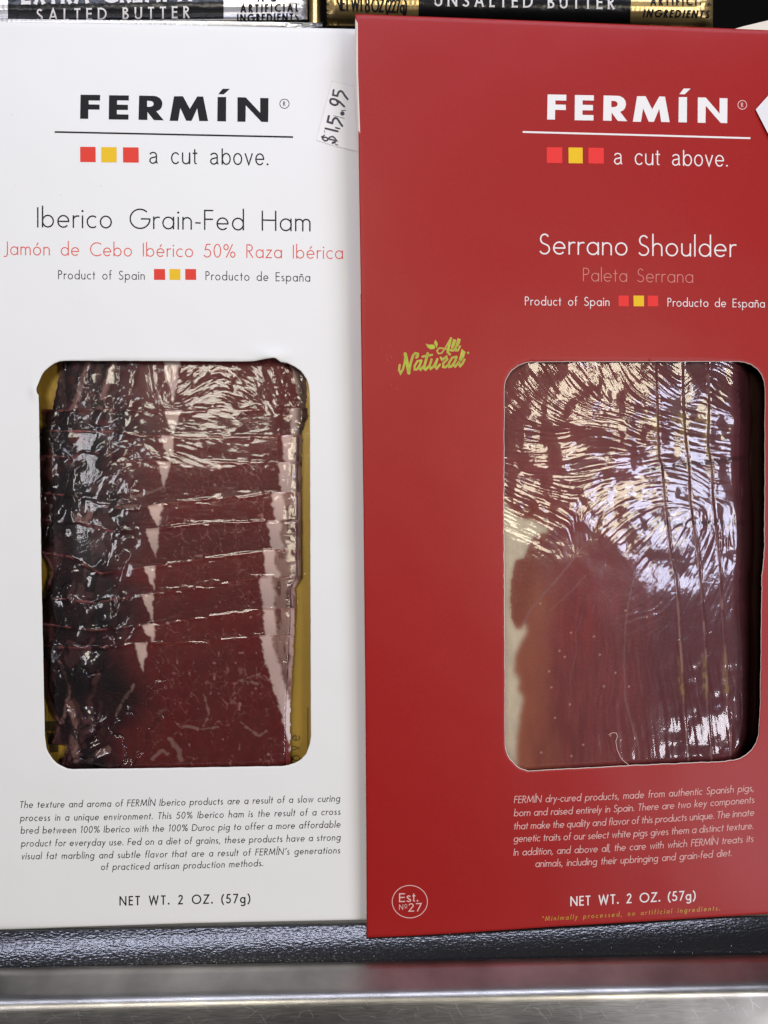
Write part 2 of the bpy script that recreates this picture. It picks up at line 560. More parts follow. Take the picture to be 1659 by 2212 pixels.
    G['0'] = (0.54, [arc(0.27, 0.5, 0.27 - h, 0.51 - h, 0, 360, 36)])
    G['1'] = (0.34, [[(0.06, 0.80), (0.22, 1.0), (0.22, 0)]])
    G['2'] = (0.50, [arc(0.24, 0.72, 0.24 - h, 0.29 - h, 170, -20, 18) + [(0.05, h), (0.50, h)]])
    G['5'] = (0.52, [[(0.46, 1 - h), (0.17, 1 - h), (0.08, 0.56)] + arc(0.22, 0.31, 0.29 - h, 0.32 - h, 118, -155, 22)])
    G['7'] = (0.48, [[(0, 1 - h), (0.46, 1 - h), (0.12, 0)]])
    G['8'] = (0.5, [arc(0.25, 0.76, 0.2, 0.22, 0, 360, 20), arc(0.25, 0.27, 0.24, 0.26, 0, 360, 20)])
    G['%'] = (0.86, [arc(0.19, 0.77, 0.19 - h, 0.23 - h, 0, 360, 22), arc(0.67, 0.23, 0.19 - h, 0.23 - h, 0, 360, 22), [(0.66, 1), (0.20, 0)]])
    G['('] = (0.24, [arc(0.62, 0.42, 0.60, 0.72, 130, 230, 14)])
    G[')'] = (0.24, [arc(-0.38, 0.42, 0.60, 0.72, 50, -50, 14)])
    G['.'] = (w * 1.3, [('dot', w * .65, w * .75, w * 0.75)])
    G[','] = (w * 1.6, [[(w * 1.2, 0.10), (0, -0.14)]])
    G["'"] = (w * 1.6, [[(w * 1.6, 1.02), (w * .3, 0.74)]])
    G['-'] = (0.26, [bar(0.34, 0, 0.26)])
    G['*'] = (0.3, [[(0.15, 0.70), (0.15, 1.0)], [(0.02, 0.77), (0.28, 0.93)], [(0.02, 0.93), (0.28, 0.77)]])
    G['é'] = (0.57, G['e'][1] + [[(0.24, 0.72), (0.37, 0.92)]])
    G['ó'] = (0.58, G['o'][1] + [[(0.24, 0.72), (0.37, 0.92)]])
    G['ñ'] = (0.46, G['n'][1] + [[(0.08, 0.76), (0.14, 0.82), (0.22, 0.80), (0.30, 0.76), (0.38, 0.82)]])
    G['Í'] = (w, G['I'][1] + [[(h - .03, 1.07), (h + .12, 1.27)]])
    return G


def helv_glyphs(w):
    """light grotesque lower case (two-storey a, taller x-height) over the same capitals"""
    G = glyphs(w)
    h, x = w / 2, 0.725
    cy = x / 2
    rx, ry = 0.265 - h, cy + .012 - h
    o = lambda cx: arc(cx, cy, rx, ry, 0, 360, 36)
    G['a'] = (0.54, [arc(0.235, x - .2, 0.2 - h * .3, 0.2 + .012 - h, 165, 0, 14) + [(0.435 - h * .3, 0.12)] + arc(0.50, 0.12, 0.065, 0.12 - h, 180, 265, 6),
                     [(0.435 - h * .3, 0.44), (0.30, 0.405)] + arc(0.215, 0.205, 0.205 - h, 0.205 + .012 - h, 82, 290, 18) + [(0.36, 0.08), (0.435 - h * .3, 0.20)]])
    G['c'] = (0.50, [arc(0.265, cy, rx, ry, 38, 322, 30)])
    G['u'] = (0.49, [[(0.49 - h, x), (0.49 - h, 0)], [(h, x), (h, 0.24)] + arc(0.235, 0.235, 0.235 - h, 0.247 - h, 180, 360) + [(0.49 - h, x)]])
    G['t'] = (0.27, [[(0.12, 0.93), (0.12, 0.14)] + arc(0.22, 0.13, 0.10, 0.13 - h, 180, 280, 8), [(0, x - h), (0.27, x - h)]])
    G['b'] = (0.54, [o(0.275), [(h, 0), (h, 1.0)]])
    G['o'] = (0.53, [o(0.265)])
    G['v'] = (0.48, [[(h * .8, x), (0.24, 0.015), (0.48 - h * .8, x)]])
    G['e'] = (0.53, [arc(0.265, cy, rx, ry, 0, 322, 32), [(0.02, cy), (0.53 - h * .4, cy)]])
    G['s'] = (0.45, [arc(0.225, x * .745, 0.18 - h * .5, x * .255 + .01 - h, 20, 265, 14) + arc(0.225, x * .245, 0.205 - h * .5, x * .255 + .01 - h, 85, -165, 16)])
    G['E'] = (0.56, [[(h, 0), (h, 1)], [(0, 1 - h), (0.55, 1 - h)], [(0, 0.53), (0.52, 0.53)], [(0, h), (0.56, h)]])
    return G


def text(ink, s, x0, y0, x1, y1, cap, w=0.075, track=0.10, space=0.34, ital=0.0, fit='space', serif=0.0, xs=1.0, curve=0.0, helv=False, up=None):
    """one line of lettering from (x0,y0) to (x1,y1) on its baseline, cap height in sheet units"""
    G = glyphs(w, helv)
    L = math.hypot(x1 - x0, y1 - y0) / cap / xs
    adv = [space if ch == ' ' else G[ch][0] for ch in s]
    nsp = s.count(' ')
    total = sum(adv) + track * (len(s) - 1)
    if fit == 'space' and nsp:
        ex = (L - total) / nsp
        if ex < -0.18:                                   # never crush the word gaps
            track += (ex + 0.18) * nsp / (len(s) - 1)
            ex = -0.18
        if ex > 0.12:
            track += (ex - 0.12) * nsp / (len(s) - 1)
            ex = 0.12
    else:
        track += (L - total) / max(1, len(s) - 1)
        ex = 0
    if len(s) == 1:
        xs = xs * L / total
        L = total
    ux, uy = (x1 - x0) / (L * xs), (y1 - y0) / (L * xs)
    X = 0.0
    upx, upy = up if up else (0.0, -1.0)

    def mp(p):
        q = (p[0] + ital * p[1]) * xs
        return (x0 + ux * q + upx * cap * p[1], y0 + uy * q + upy * cap * p[1] + curve * 4 * (p[0] / L) * (1 - p[0] / L))
    for ch, a in zip(s, adv):
        if ch != ' ':
            for st in G[ch][1]:
                if isinstance(st, tuple):
                    q = mp((X + st[1], st[2]))
                    ink.disc(q[0], q[1], st[3] * cap)
                    continue
                pts = [mp((X + p[0], p[1])) for p in st]
                closed = len(pts) > 8 and math.hypot(pts[0][0] - pts[-1][0], pts[0][1] - pts[-1][1]) < 1e-3 * cap
                ink.ribbon(pts[:-1] if closed else pts, w * cap, closed)
                if serif and not closed:
                    for e, f in ((0, 1), (-1, -2)):
                        d = np.array(pts[e]) - np.array(pts[f])
                        d /= np.linalg.norm(d)
                        nrm = np.array([-d[1], d[0]])
                        q = np.array(pts[e]) - d * w * cap * 0.22
                        ink.ribbon([tuple(q - nrm * serif * cap), tuple(q + nrm * serif * cap)], w * cap * 0.45)
        X += a + track + (ex if ch == ' ' else 0)


# ------------------------------------------------------------------ the setting
def strip(name, rows, m, kind='structure', thick=None, smooth=True, parent=None, label=None, cat=None, x0=-260, x1=1920, nx=60, wob=0.0, a=0.055):
    """a long profile: rows of (y left, y right, depth) swept across the case, closed off below and behind"""
    xs = np.linspace(x0, x1, nx)
    V = []
    for (yl, yr, Z) in rows:
        py = yl + (yr - yl) * xs / 1659.0
        u = (xs - CX) / F
        v = -(py - CY) / F
        Zz = Z / (1 - a * u)
        V.append(c2w(np.stack([u * Zz, v * Zz, -Zz], -1) / 1000))
    V = np.array(V)
    return build(name, V, quads(len(rows), nx), m, parent, smooth=smooth, label=label, cat=cat, kind=kind)


# back and floor of the dark case behind everything
def case_box():
    P = lambda x, y, z: c2w(np.array([x, y, -z]) / 1000)
    V = [P(-420, 420, 330), P(480, 420, 330), P(480, -230, 330), P(-420, -230, 330)]
    build('case_back', V, [(0, 1, 2, 3)], M['case_dark'], kind='structure')
    V = [P(-420, -134, 330), P(480, -134, 330), P(480, -113, 208), P(-420, -113, 208)]
    build('case_floor', V, [(0, 1, 2, 3)], M['case_dark'], kind='structure')


case_box()

# white edge of the shelf deck the cartons stand on
strip('deck_edge', [(1975, 1940, 216), (1996, 1963, 208.0), (2008, 1975, 204.4), (2012, 1979.5, 203.9), (2012.6, 1980.2, 204.2), (2013, 1981, 209)],
      M['ledge_white'])


def liner_mat():
    m = mat('black_liner', (0.008, 0.008, 0.010), 0.19, spec=1.0)
    nt = m.node_tree
    p = nt.nodes['Principled BSDF']
    tc = nt.nodes.new('ShaderNodeTexCoord')
    mp = nt.nodes.new('ShaderNodeMapping'); mp.inputs['Scale'].default_value = (0.6, 1.5, 1.5)
    v = nt.nodes.new('ShaderNodeTexVoronoi'); v.feature = 'SMOOTH_F1'; v.inputs['Scale'].default_value = 1900
    n = nt.nodes.new('ShaderNodeTexNoise'); n.inputs['Scale'].default_value = 900; n.inputs['Detail'].default_value = 3
    nt.links.new(tc.outputs['Object'], mp.inputs[0])
    nt.links.new(mp.outputs[0], v.inputs['Vector']); nt.links.new(mp.outputs[0], n.inputs['Vector'])
    ad = nt.nodes.new('ShaderNodeMath'); ad.operation = 'ADD'
    nt.links.new(v.outputs['Distance'], ad.inputs[0]); nt.links.new(n.outputs['Fac'], ad.inputs[1])
    b = nt.nodes.new('ShaderNodeBump'); b.inputs['Strength'].default_value = 0.22; b.inputs['Distance'].default_value = 0.00018
    nt.links.new(ad.outputs[0], b.inputs['Height']); nt.links.new(b.outputs[0], p.inputs['Normal'])
    return m


def liner_rows():
    """black moulded front of the deck: starts sloping at about 45 degrees and rolls over to near vertical"""
    L, Z = [(2052, 2030, 203.4), (2014, 1983, 203.6), (2010.5, 1979.3, 202.2)], 202.1
    ys = np.linspace(2010.5, 2098, 26)
    for k in range(len(ys)):
        t = k / 25
        L.append((ys[k], 1979.3 + (2070.5 - 1979.3) * t, Z))
        if k < 25:
            a = math.radians(46 - 12 * min(1, max(0, t - 0.12) * 1.4) ** 0.9)       # tilt of the normal above the view axis
            nY, nz = math.sin(a), math.cos(a)
            v1, v2 = -(ys[k] - CY) / F, -(ys[k + 1] - CY) / F
            Z = Z * (v1 * nY - nz) / (v2 * nY - nz)
    return L


LINER = liner_rows()
strip('shelf_liner', LINER, liner_mat())
ZL = LINER[-1][2]


def steel_mat():
    m = mat('brushed_steel', (0.50, 0.49, 0.47), 0.26, metal=1.0)
    nt = m.node_tree
    p = nt.nodes['Principled BSDF']
    tc = nt.nodes.new('ShaderNodeTexCoord')
    mp = nt.nodes.new('ShaderNodeMapping'); mp.inputs['Scale'].default_value = (4, 3800, 3800)
    n = nt.nodes.new('ShaderNodeTexNoise'); n.inputs['Scale'].default_value = 1; n.inputs['Detail'].default_value = 4
    nt.links.new(tc.outputs['Object'], mp.inputs[0]); nt.links.new(mp.outputs[0], n.inputs['Vector'])
    r = nt.nodes.new('ShaderNodeMapRange'); r.inputs[3].default_value = 0.24; r.inputs[4].default_value = 0.44
    nt.links.new(n.outputs['Fac'], r.inputs[0]); nt.links.new(r.outputs[0], p.inputs['Roughness'])
    b = nt.nodes.new('ShaderNodeBump'); b.inputs['Strength'].default_value = 0.18; b.inputs['Distance'].default_value = 0.00006
    nt.links.new(n.outputs['Fac'], b.inputs['Height']); nt.links.new(b.outputs[0], p.inputs['Normal'])
    n2 = nt.nodes.new('ShaderNodeTexNoise'); n2.inputs['Scale'].default_value = 55; n2.inputs['Detail'].default_value = 5
    nt.links.new(tc.outputs['Object'], n2.inputs['Vector'])
    rp = nt.nodes.new('ShaderNodeValToRGB')
    rp.color_ramp.elements[0].position = 0.3; rp.color_ramp.elements[0].color = (0.25, 0.24, 0.225, 1)
    rp.color_ramp.elements[1].position = 0.7; rp.color_ramp.elements[1].color = (0.47, 0.455, 0.425, 1)
    nt.links.new(n2.outputs['Fac'], rp.inputs[0]); nt.links.new(rp.outputs[0], p.inputs['Base Color'])
    return m


M['steel'] = steel_mat()
rail = empty('steel_rail', c2w(np.array([0, -126, -195]) / 1000),
             'scratched brushed stainless steel rail along the front of the shelf below both cartons', 'rail')
# flat top flange, rounded bend, front face
def rail_rows():
    R = [(2096, 2067, ZL + 6), (2091.4, 2062.8, ZL - 0.2), (2090.4, 2061.8, ZL - 0.9)]
    Z = ZL - 0.9
    ys = [2090.4, 2110, 2130, 2146, 2150, 2154, 2158, 2161, 2164, 2167, 2170, 2173, 2177, 2182, 2188, 2215, 2250, 2330]
    an = [68, 68, 68, 67, 64, 60, 55, 50, 45, 40, 34, 27, 19, 12, 8, 6, 5]
    for k in range(len(ys) - 1):
        a = math.radians(an[k])
        nY, nz = math.sin(a), math.cos(a)
        v1, v2 = -(ys[k] - CY) / F, -(ys[k + 1] - CY) / F
        Z = Z * (v1 * nY - nz) / (v2 * nY - nz)
        R.append((ys[k + 1], ys[k + 1] - 28.6 - 1.6 * min(1, (ys[k + 1] - 2090) / 70), Z))
    return R


rows = rail_rows()
strip('rail_profile', rows, M['steel'], kind=None, parent=rail)
railS = Surf(190.0, 0.027, 0.0)


def rail_front(px, py):
    """depth of the front face of the rail at a sheet position"""
    t = np.asarray(px, float) / 1659.0
    yl = np.array([r[0] for r in rows[2:]]); yr = np.array([r[1] for r in rows[2:]]); zz = np.array([r[2] for r in rows[2:]])
    out = np.zeros(np.shape(px))
    for i, (tt, y) in enumerate(zip(np.ravel(t), np.ravel(py))):
        out.flat[i] = np.interp(y, yl + (yr - yl) * tt, zz)
    return out


class RailSurf:
    def P(s, px, py, off=0.0):
        px, py = np.asarray(px, float), np.asarray(py, float)
        u, v = (px - CX) / F, -(py - CY) / F
        Z = rail_front(px, py) / (1 - 0.055 * u) + off
        return c2w(np.stack([u * Z, v * Z, -Z], -1) / 1000)


M['scratch'] = mat('scratch', (0.58, 0.58, 0.58), 0.45, metal=1.0)
sc = Ink()
rs = random.Random(5)
for i in range(150):
    x = rs.uniform(-20, 1680)
    y = rs.uniform(2168, 2218) - 29 * x / 1659
    ang = rs.choice([rs.gauss(-25, 14), rs.gauss(62, 12), rs.gauss(18, 10)])
    ln = rs.uniform(6, 42)
    bend = rs.uniform(-4, 4)
    dx, dy = math.cos(math.radians(ang)), math.sin(math.radians(ang))
    pts = []
    for k in range(6):
        t = k / 5
        qx, qy = x + dx * ln * t - dy * bend * 4 * t * (1 - t), y + dy * ln * t + dx * bend * 4 * t * (1 - t)
        if qy > 2166 - 29 * qx / 1659:
            pts.append((qx, qy))
    if len(pts) > 2:
        sc.ribbon(pts, [0.25] + [rs.uniform(0.25, 0.7)] * (len(pts) - 2) + [0.2])
sc.lay('scratch_marks', RailSurf(), M['scratch'], rail, lift=0.02)


# ------------------------------------------------------------------ cartons
def ray_poly(cx, cy, ang, poly):
    dx, dy = math.cos(ang), math.sin(ang)
    best = None
    for (x0, y0), (x1, y1) in zip(poly, poly[1:] + poly[:1]):
        ex, ey = x1 - x0, y1 - y0
        den = dx * ey - dy * ex
        if abs(den) < 1e-12:
            continue
        t = ((x0 - cx) * ey - (y0 - cy) * ex) / den
        s = ((x0 - cx) * dy - (y0 - cy) * dx) / den
        if t > 0 and -1e-9 <= s <= 1 + 1e-9 and (best is None or t > best):
            best = t
    return cx + dx * best, cy + dy * best


def carton(name, label, surf, outer, window, m, raw, thick, inset, rough_edge, depth_box, pale_left=False):
    base = surf.P(np.mean([p[0] for p in outer]), max(p[1] for p in outer), depth_box)
    root = empty(name, base, label, 'carton')
    cx, cy = np.mean([p[0] for p in window]), np.mean([p[1] for p in window])
    angs = sorted(set([2 * math.pi * i / 420 - math.pi for i in range(420)]
                      + [math.atan2(p[1] - cy, p[0] - cx) for p in outer] + [math.atan2(p[1] - cy, p[0] - cx) for p in window]))
    I = np.array([ray_poly(cx, cy, a, window) for a in angs])
    O = np.array([ray_poly(cx, cy, a, outer) for a in angs])
    rs = np.random.RandomState(3)
    jit = np.convolve(np.pad(rs.randn(len(angs)), 2, mode='wrap'), [0.2, 0.6, 0.2], 'same')[2:-2] * rough_edge
    dirv = (O - I) / np.linalg.norm(O - I, axis=1, keepdims=True)
    I = I + dirv * jit[:, None]
    n = len(angs)
    rings, mats = [], []
    # cut wall of the window, then its little rounded rim, then the face
    rings.append(surf.P(I[:, 0], I[:, 1], thick))
    rings.append(surf.P(I[:, 0], I[:, 1], 0.10))
    e = I + dirv * inset
    rings.append(surf.P(e[:, 0], e[:, 1], 0.0))
    NR = 44
    for t in [0.985 * (k / (NR - 1)) ** 1.15 for k in range(NR)][1:]:
        q = e + (O - e) * t
        rings.append(surf.P(q[:, 0], q[:, 1], 0.0))
    q = O - (O - e) * 0.003
    rings.append(surf.P(q[:, 0], q[:, 1], 0.04))
    rings.append(surf.P(O[:, 0], O[:, 1], 0.22))
    rings.append(surf.P(O[:, 0], O[:, 1], thick))
    V = np.array(rings)
    fq = quads(len(rings), n, True)
    fm = np.repeat([1, 1] + [0] * (NR + 1) + [1], n)[:len(fq)]
    fm = np.array(fm)
    if pale_left:                                       # unprinted fold showing along the upper left edge
        k0 = (len(rings) - 4) * n
        for k in range(n):
            if O[k, 0] < 800 and 40 < O[k, 1] < 640:
                fm[k0 + n + k] = 1
                if O[k, 1] < 290:
                    fm[k0 + k] = 1
    front = build('front_panel', V, fq, m, root, smooth=False, extra=[raw], fmat=fm)
    # spine walls and back of the sleeve, a little inside the front panel's edges
    ox = np.array(outer)
    cxo, cyo = ox.mean(0)
    ins = ox + (np.array([cxo, cyo]) - ox) / np.linalg.norm(np.array([cxo, cyo]) - ox, axis=1, keepdims=True) * 14
    A_, B_ = surf.P(ins[:, 0], ins[:, 1], thick + 0.02), surf.P(ins[:, 0], ins[:, 1], depth_box)
    k = len(outer)
    build('side_walls', np.concatenate([A_, B_]), quads(2, k, True), m, root)
    build('back_panel', B_, [tuple(range(k))[::-1]], m, root)
    return root, front


# white sleeve -----------------------------------------------------
def white_warp(px, py):
    d = -0.9 * np.exp(-((px - 588) / 34.0) ** 2 - ((py - 768) / 14.0) ** 2)       # torn lip curling out
    d = d - 0.35 * np.exp(-((px - 74) / 10.0) ** 2 - ((py - 845) / 16.0) ** 2)
    d = d - 0.16 * np.exp(-(segdist(px, py, [(495, 754), (540, 757), (575, 765), (604, 780)]) / 4.0) ** 2)
    d = d + 0.5 * ((px - 380) / 420.0) ** 2 - 0.25 * ((py - 1030) / 980.0) ** 2      # faint bow of the card
    return d


WS = Surf(198.0, 0.047, -0.040, white_warp)
w_outer = [(-42, 46), (400, 54), (784, 63), (788, 420), (793, 900), (797, 1400), (801, 1800), (802, 1986),
           (792, 1986.5), (415, 1994), (150, 2003), (0, 2009), (-30, 2010)]
w_window = [(83.7, 854), (80.5, 850), (78.7, 843), (79.5, 836), (82.5, 829), (90.6, 810.6), (97, 801), (105.5, 793.7), (117, 785.5), (129.3, 780.8), (142, 779.5), (155, 779.3),
            (350, 780), (520, 781), (548.6, 780.2), (573.4, 775.3), (590, 772.8), (597, 774.8), (606, 782), (620, 784), (638, 792.6),
            (649, 801), (655.7, 809.5), (663, 820), (666.6, 831), (669, 855), (670, 1200), (671.5, 1590), (669.5, 1606), (662, 1627.6), (651, 1640),
            (638, 1647.4), (625, 1652), (610, 1654.6), (372, 1658.6), (158, 1661.3), (146, 1660), (134, 1655), (123, 1648), (114, 1639.5), (105, 1626), (100.5, 1615.7),
            (97, 1588), (90, 1250)]
wroot, wfront = carton('ham_carton', 'white card carton with black lettering and a window onto dark sliced ham', WS, w_outer, w_window,
                       M['white_card'], M['white_raw_card'], 0.45, 0.8, 0.25, 7.0)

# red sleeve -------------------------------------------------------
RS_ = Surf(192.2, 0.085, -0.060, lambda px, py: 0.8 * ((px - 1280) / 500.0) ** 2 - 0.3 * ((py - 1030) / 980.0) ** 2)
r_outer = [(767, 30), (1200, 46.5), (1659, 65), (1790, 70), (1794, 900), (1790, 1966), (1659, 1974), (1430, 1988), (1207, 2001), (990, 2015.7), (880, 2022), (792, 2025.6),
           (791, 1800), (789, 1500), (785, 1100), (779, 660), (775, 420), (773, 280), (768, 150)]
r_window = [(1090, 836), (1091.5, 827), (1094.8, 818), (1100, 809), (1107, 800), (1120, 790), (1136, 784), (1152, 782.3), (1172, 782), (1400, 782), (1595, 781.4), (1610, 783.5), (1623.5, 789),
            (1636, 798), (1645, 810.8), (1650, 823), (1652, 836), (1651.5, 1000), (1650.4, 1187), (1645, 1243), (1641.5, 1529.6), (1638, 1587), (1632, 1605), (1623.5, 1619),
            (1612, 1630), (1598.5, 1637), (1583, 1641.5), (1566, 1644), (1358, 1653), (1139.6, 1665), (1126, 1660), (1114.5, 1651.5), (1104, 1641), (1096.6, 1630), (1092.5, 1616), (1091, 1601),
            (1091, 1386), (1089, 1100)]
rroot, rfront = carton('shoulder_carton', 'red card carton with white lettering and a window onto glossy pink cured shoulder', RS_, r_outer, r_window,
                       M['red_card'], M['raw_card'], 0.45, 1.5, 0.5, 6.0, True)

# ------------------------------------------------------------------ print on the cartons
LOGO = {}
LOGO['F'] = [[(112, 120), (240, 122), (239, 158), (165, 157), (165, 182), (236, 184), (236, 216), (163, 215), (162, 275), (109, 274)]]
LOGO['E'] = [[(298, 124), (427, 126), (427, 158), (350, 157), (350, 184), (421, 186), (421, 219), (349, 218), (349, 246), (425, 248), (424, 281), (296, 279)]]
LOGO['R'] = [[(494, 127), (585, 129), (608, 132), (630, 144), (643, 162), (646, 182), (640, 205), (627, 219), (606, 228), (655, 286), (590, 284), (548, 232), (548, 283), (490, 282)],
             [(546, 160), (546, 199), (566, 199), (580, 195), (588, 187), (589, 177), (583, 167), (568, 161)]]
LOGO['M'] = [[(722, 132), (780, 132), (825, 213), (873, 134), (912, 135), (944, 292), (886, 291), (873, 210), (836, 290), (801, 289), (763, 207), (748, 290), (693, 289)]]
LOGO['I'] = [[(1006, 138), (1062, 138), (1061, 294), (1004, 293)]]
LOGO['accent'] = [[(1040, 85), (1086, 86), (1046, 121), (1010, 120)]]
LOGO['N'] = [[(1136, 140), (1190, 141), (1284, 240), (1284, 145), (1338, 146), (1336, 299), (1292, 298), (1190, 192), (1188, 297), (1135, 296)]]


def logo(surf, m, parent, x0, x1, top_l, base_l, base_r):
    ink = Ink()
    for k, loops in LOGO.items():
        out = []
        for lp in loops:
            q = []
            for (x, y) in lp:
                y2 = y - (x - 112) * 0.0205
                t = (x - 109) / (1338 - 109)
                v = (274 - y2) / (274 - 120)
                q.append((x0 + (x1 - x0) * t, base_l + (base_r - base_l) * t - v * (base_l - top_l)))
            out.append(q)
        ink.poly(*out)
    return ink.lay('brand_lettering', surf, m, parent)


def square(surf, m, parent, x0, y0, x1, y1, sl):
    ink = Ink()
    ink.poly([(x0, y0), (x1, y0 + sl * (x1 - x0)), (x1 + .3, y1 + sl * (x1 - x0)), (x0 + .3, y1)])
    return ink.lay('colour_square', surf, m, parent)


def reg_mark(surf, m, parent, x, y, r):
    ink = Ink()
    ink.ribbon([(x + r * math.cos(a * math.pi / 16), y + r * math.sin(a * math.pi / 16)) for a in range(32)], 1.5, True)
    text(ink, 'R', x - r * .30, y + r * .5, x + r * .22, y + r * .5, r * 1.0, w=0.13)
    return ink.lay('registered_mark', surf, m, parent)


def one(name, fn, surf, m, parent):
    ink = Ink()
    fn(ink)
    return ink.lay(name, surf, m, parent)


# white carton print
logo(WS, M['black_ink'], wfront, 173, 580, 204.5, 256.5, 263.5)
reg_mark(WS, M['black_ink'], wfront, 614.5, 224, 10)
one('rule_line', lambda k: k.ribbon([(118, 285), (375, 290.5), (633, 296)], 3.6), WS, M['black_ink'], wfront)
for (a, b, mm) in ((173, 206.5, 'red_ink'), (218.5, 252, 'yellow_ink'), (265.5, 299.5, 'red_ink')):
    square(WS, M[mm], wfront, a, 317 + (a - 173) * .012, b, 350 + (a - 173) * .012, 0.008)
one('tagline_text', lambda k: text(k, 'a cut above.', 322, 353.5, 580, 357.0, 35, w=0.082, track=.10, space=.34, xs=1.07, helv=True), WS, M['black_ink'], wfront)
one('product_title', lambda k: text(k, 'Iberico Grain-Fed Ham', 80, 491, 671, 500, 43.5, w=0.070, track=.15, xs=1.05, space=.40), WS, M['black_ink'], wfront)
one('spanish_title', lambda k: text(k, 'Jamón de Cebo Ibérico 50% Raza Ibérica', 8, 550.5, 741, 559.5, 29.3, w=0.072, track=.12, xs=1.03), WS, M['coral_ink'], wfront)
one('origin_text', lambda k: text(k, 'Product of Spain', 125.5, 603, 312.5, 604.5, 19.2, w=0.088, track=.10), WS, M['black_ink'], wfront)
one('origin_text', lambda k: text(k, 'Producto de España', 444, 605, 670, 608.5, 19.2, w=0.088, track=.10), WS, M['black_ink'], wfront)
for (a, b, mm) in ((332.5, 356.5, 'red_ink'), (366, 389.5, 'yellow_ink'), (400, 423.5, 'red_ink')):
    square(WS, M[mm], wfront, a, 581, b, 604.5, 0.004)
WP = [('The texture and aroma of FERMÍN Iberico products are a result of a slow curing', 42, 1745.5, 734, 1731.5),
      ('process in a unique environment. This 50% Iberico ham is the result of a cross', 43.5, 1774, 735, 1760),
      ('bred between 100% Iberico with the 100% Duroc pig to offer a more affordable', 44.5, 1801, 735, 1787.5),
      ('product for everyday use. Fed on a diet of grains, these products have a strong', 45.5, 1829, 735, 1815.5),
      ("visual fat marbling and subtle flavor that are a result of FERMÍN's generations", 45.5, 1856.5, 734.5, 1843.5),
      ('of practiced artisan production methods.', 217.5, 1879.5, 568.5, 1871)]


def para(k, lines, cap, w, track, curve=0.0):
    for (s, x0, y0, x1, y1) in lines:
        text(k, s, x0, y0, x1, y1, cap, w=w, track=track, space=0.24, ital=0.13, xs=1.05, curve=curve)


one('description_text', lambda k: para(k, WP, 14.8, 0.104, 0.15, 1.5), WS, M['black_ink'], wfront)
one('net_weight_text', lambda k: text(k, 'NET WT. 2 OZ. (57g)', 258, 1956.5, 540, 1950.5, 20.5, w=0.135, track=.16), WS, M['black_ink'], wfront)

# price sticker with marker figures
ZX = lambda x: 658.3 + 0.0827 * x
ZY = lambda y: 164.6 + 0.0827 * y
stk = Ink()
stk.poly([(ZX(715), ZY(125)), (ZX(1280), ZY(268)), (ZX(1330), ZY(1100)), (ZX(1375), ZY(1965)), (ZX(820), ZY(1830)), (ZX(300), ZY(1668))])
stick = stk.lay('price_sticker', WS, M['sticker'], wroot, lift=0.07)
se = Ink()
se.ribbon([(ZX(1280), ZY(268)), (ZX(715), ZY(125)), (ZX(500), ZY(900)), (ZX(300), ZY(1668)), (ZX(820), ZY(1830)), (ZX(1375), ZY(1965))], 0.7)
M['sticker_edge'] = mat('sticker_edge', (0.64, 0.63, 0.59), 0.3)
se.lay('sticker_edge', WS, M['sticker_edge'], stick, lift=0.10)
stick['label'] = 'clear price sticker with a handwritten marker price, stuck near the top right'
pr = Ink()
HW = [([(755, 360), (735, 490), (850, 515)], 50), ([(850, 520), (865, 450), (900, 400), (940, 385), (985, 410), (1050, 510), (1120, 600)], 52),
      ([(840, 650), (870, 690), (850, 735), (790, 755), (720, 735), (670, 690), (665, 630), (690, 595), (750, 592), (830, 620), (920, 680), (1030, 790)], 52),
      ([(630, 1040), (595, 1190), (720, 1230)], 58), ([(720, 1230), (735, 1150), (775, 1100), (810, 1090), (860, 1120), (920, 1220), (980, 1300)], 54),
      ([(540, 1362), (700, 1400), (860, 1440)], 50), ([(805, 1345), (910, 1370)], 38), ([(515, 1535), (485, 1565), (440, 1582)], 32),
      ([(450, 1585), (470, 1645), (530, 1690), (590, 1675), (605, 1630), (560, 1595), (470, 1600)], 40),
      ([(605, 1640), (660, 1590), (730, 1575), (790, 1620), (840, 1690), (770, 1670), (680, 1655), (610, 1640)], 40),
      ([(730, 1740), (790, 1720)], 60), ([(800, 1775), (860, 1800)], 26), ([(750, 1030), (880, 1060), (1035, 1105)], 13), ([(960, 900), (1065, 893)], 22), ([(520, 1420), (515, 1465)], 16)]
for pts, w in HW:
    pr.ribbon([(ZX(a), ZY(b)) for a, b in pts], w * 0.0827, cap=True)
pr.disc(ZX(982), ZY(975), 58 * 0.0827)
pr.lay('handwritten_price', WS, M['marker_ink'], stick, lift=0.10)

# red carton print
logo(RS_, M['white_ink'], rfront, 1182, 1571.5, 204, 258, 266)
reg_mark(RS_, M['pink_ink'], rfront, 1603.5, 226.5, 9.5)
one('rule_line', lambda k: k.ribbon([(1129, 285), (1375, 291.5), (1621, 298.5)], 3.8), RS_, M['white_ink'], rfront)
for (a, b, mm) in ((1181, 1214.5, 'bright_red_ink'), (1228, 1258.5, 'yellow_ink'), (1271, 1304, 'bright_red_ink')):
    square(RS_, M[mm], rfront, a, 318 + (a - 1181) * .012, b, 352 + (a - 1181) * .012, 0.01)
one('tagline_text', lambda k: text(k, 'a cut above.', 1326, 355, 1572, 360, 34, w=0.075, track=.10, space=.34, xs=1.06, helv=True), RS_, M['white_ink'], rfront)
one('product_title', lambda k: text(k, 'Serrano Shoulder', 1165, 549, 1589, 555.5, 44.3, w=0.068, track=.15, xs=1.05, space=.40), RS_, M['white_ink'], rfront)
one('spanish_title', lambda k: text(k, 'Paleta Serrana', 1259.5, 607.5, 1497, 611, 29, w=0.055, track=.14), RS_, M['dim_ink'], rfront)
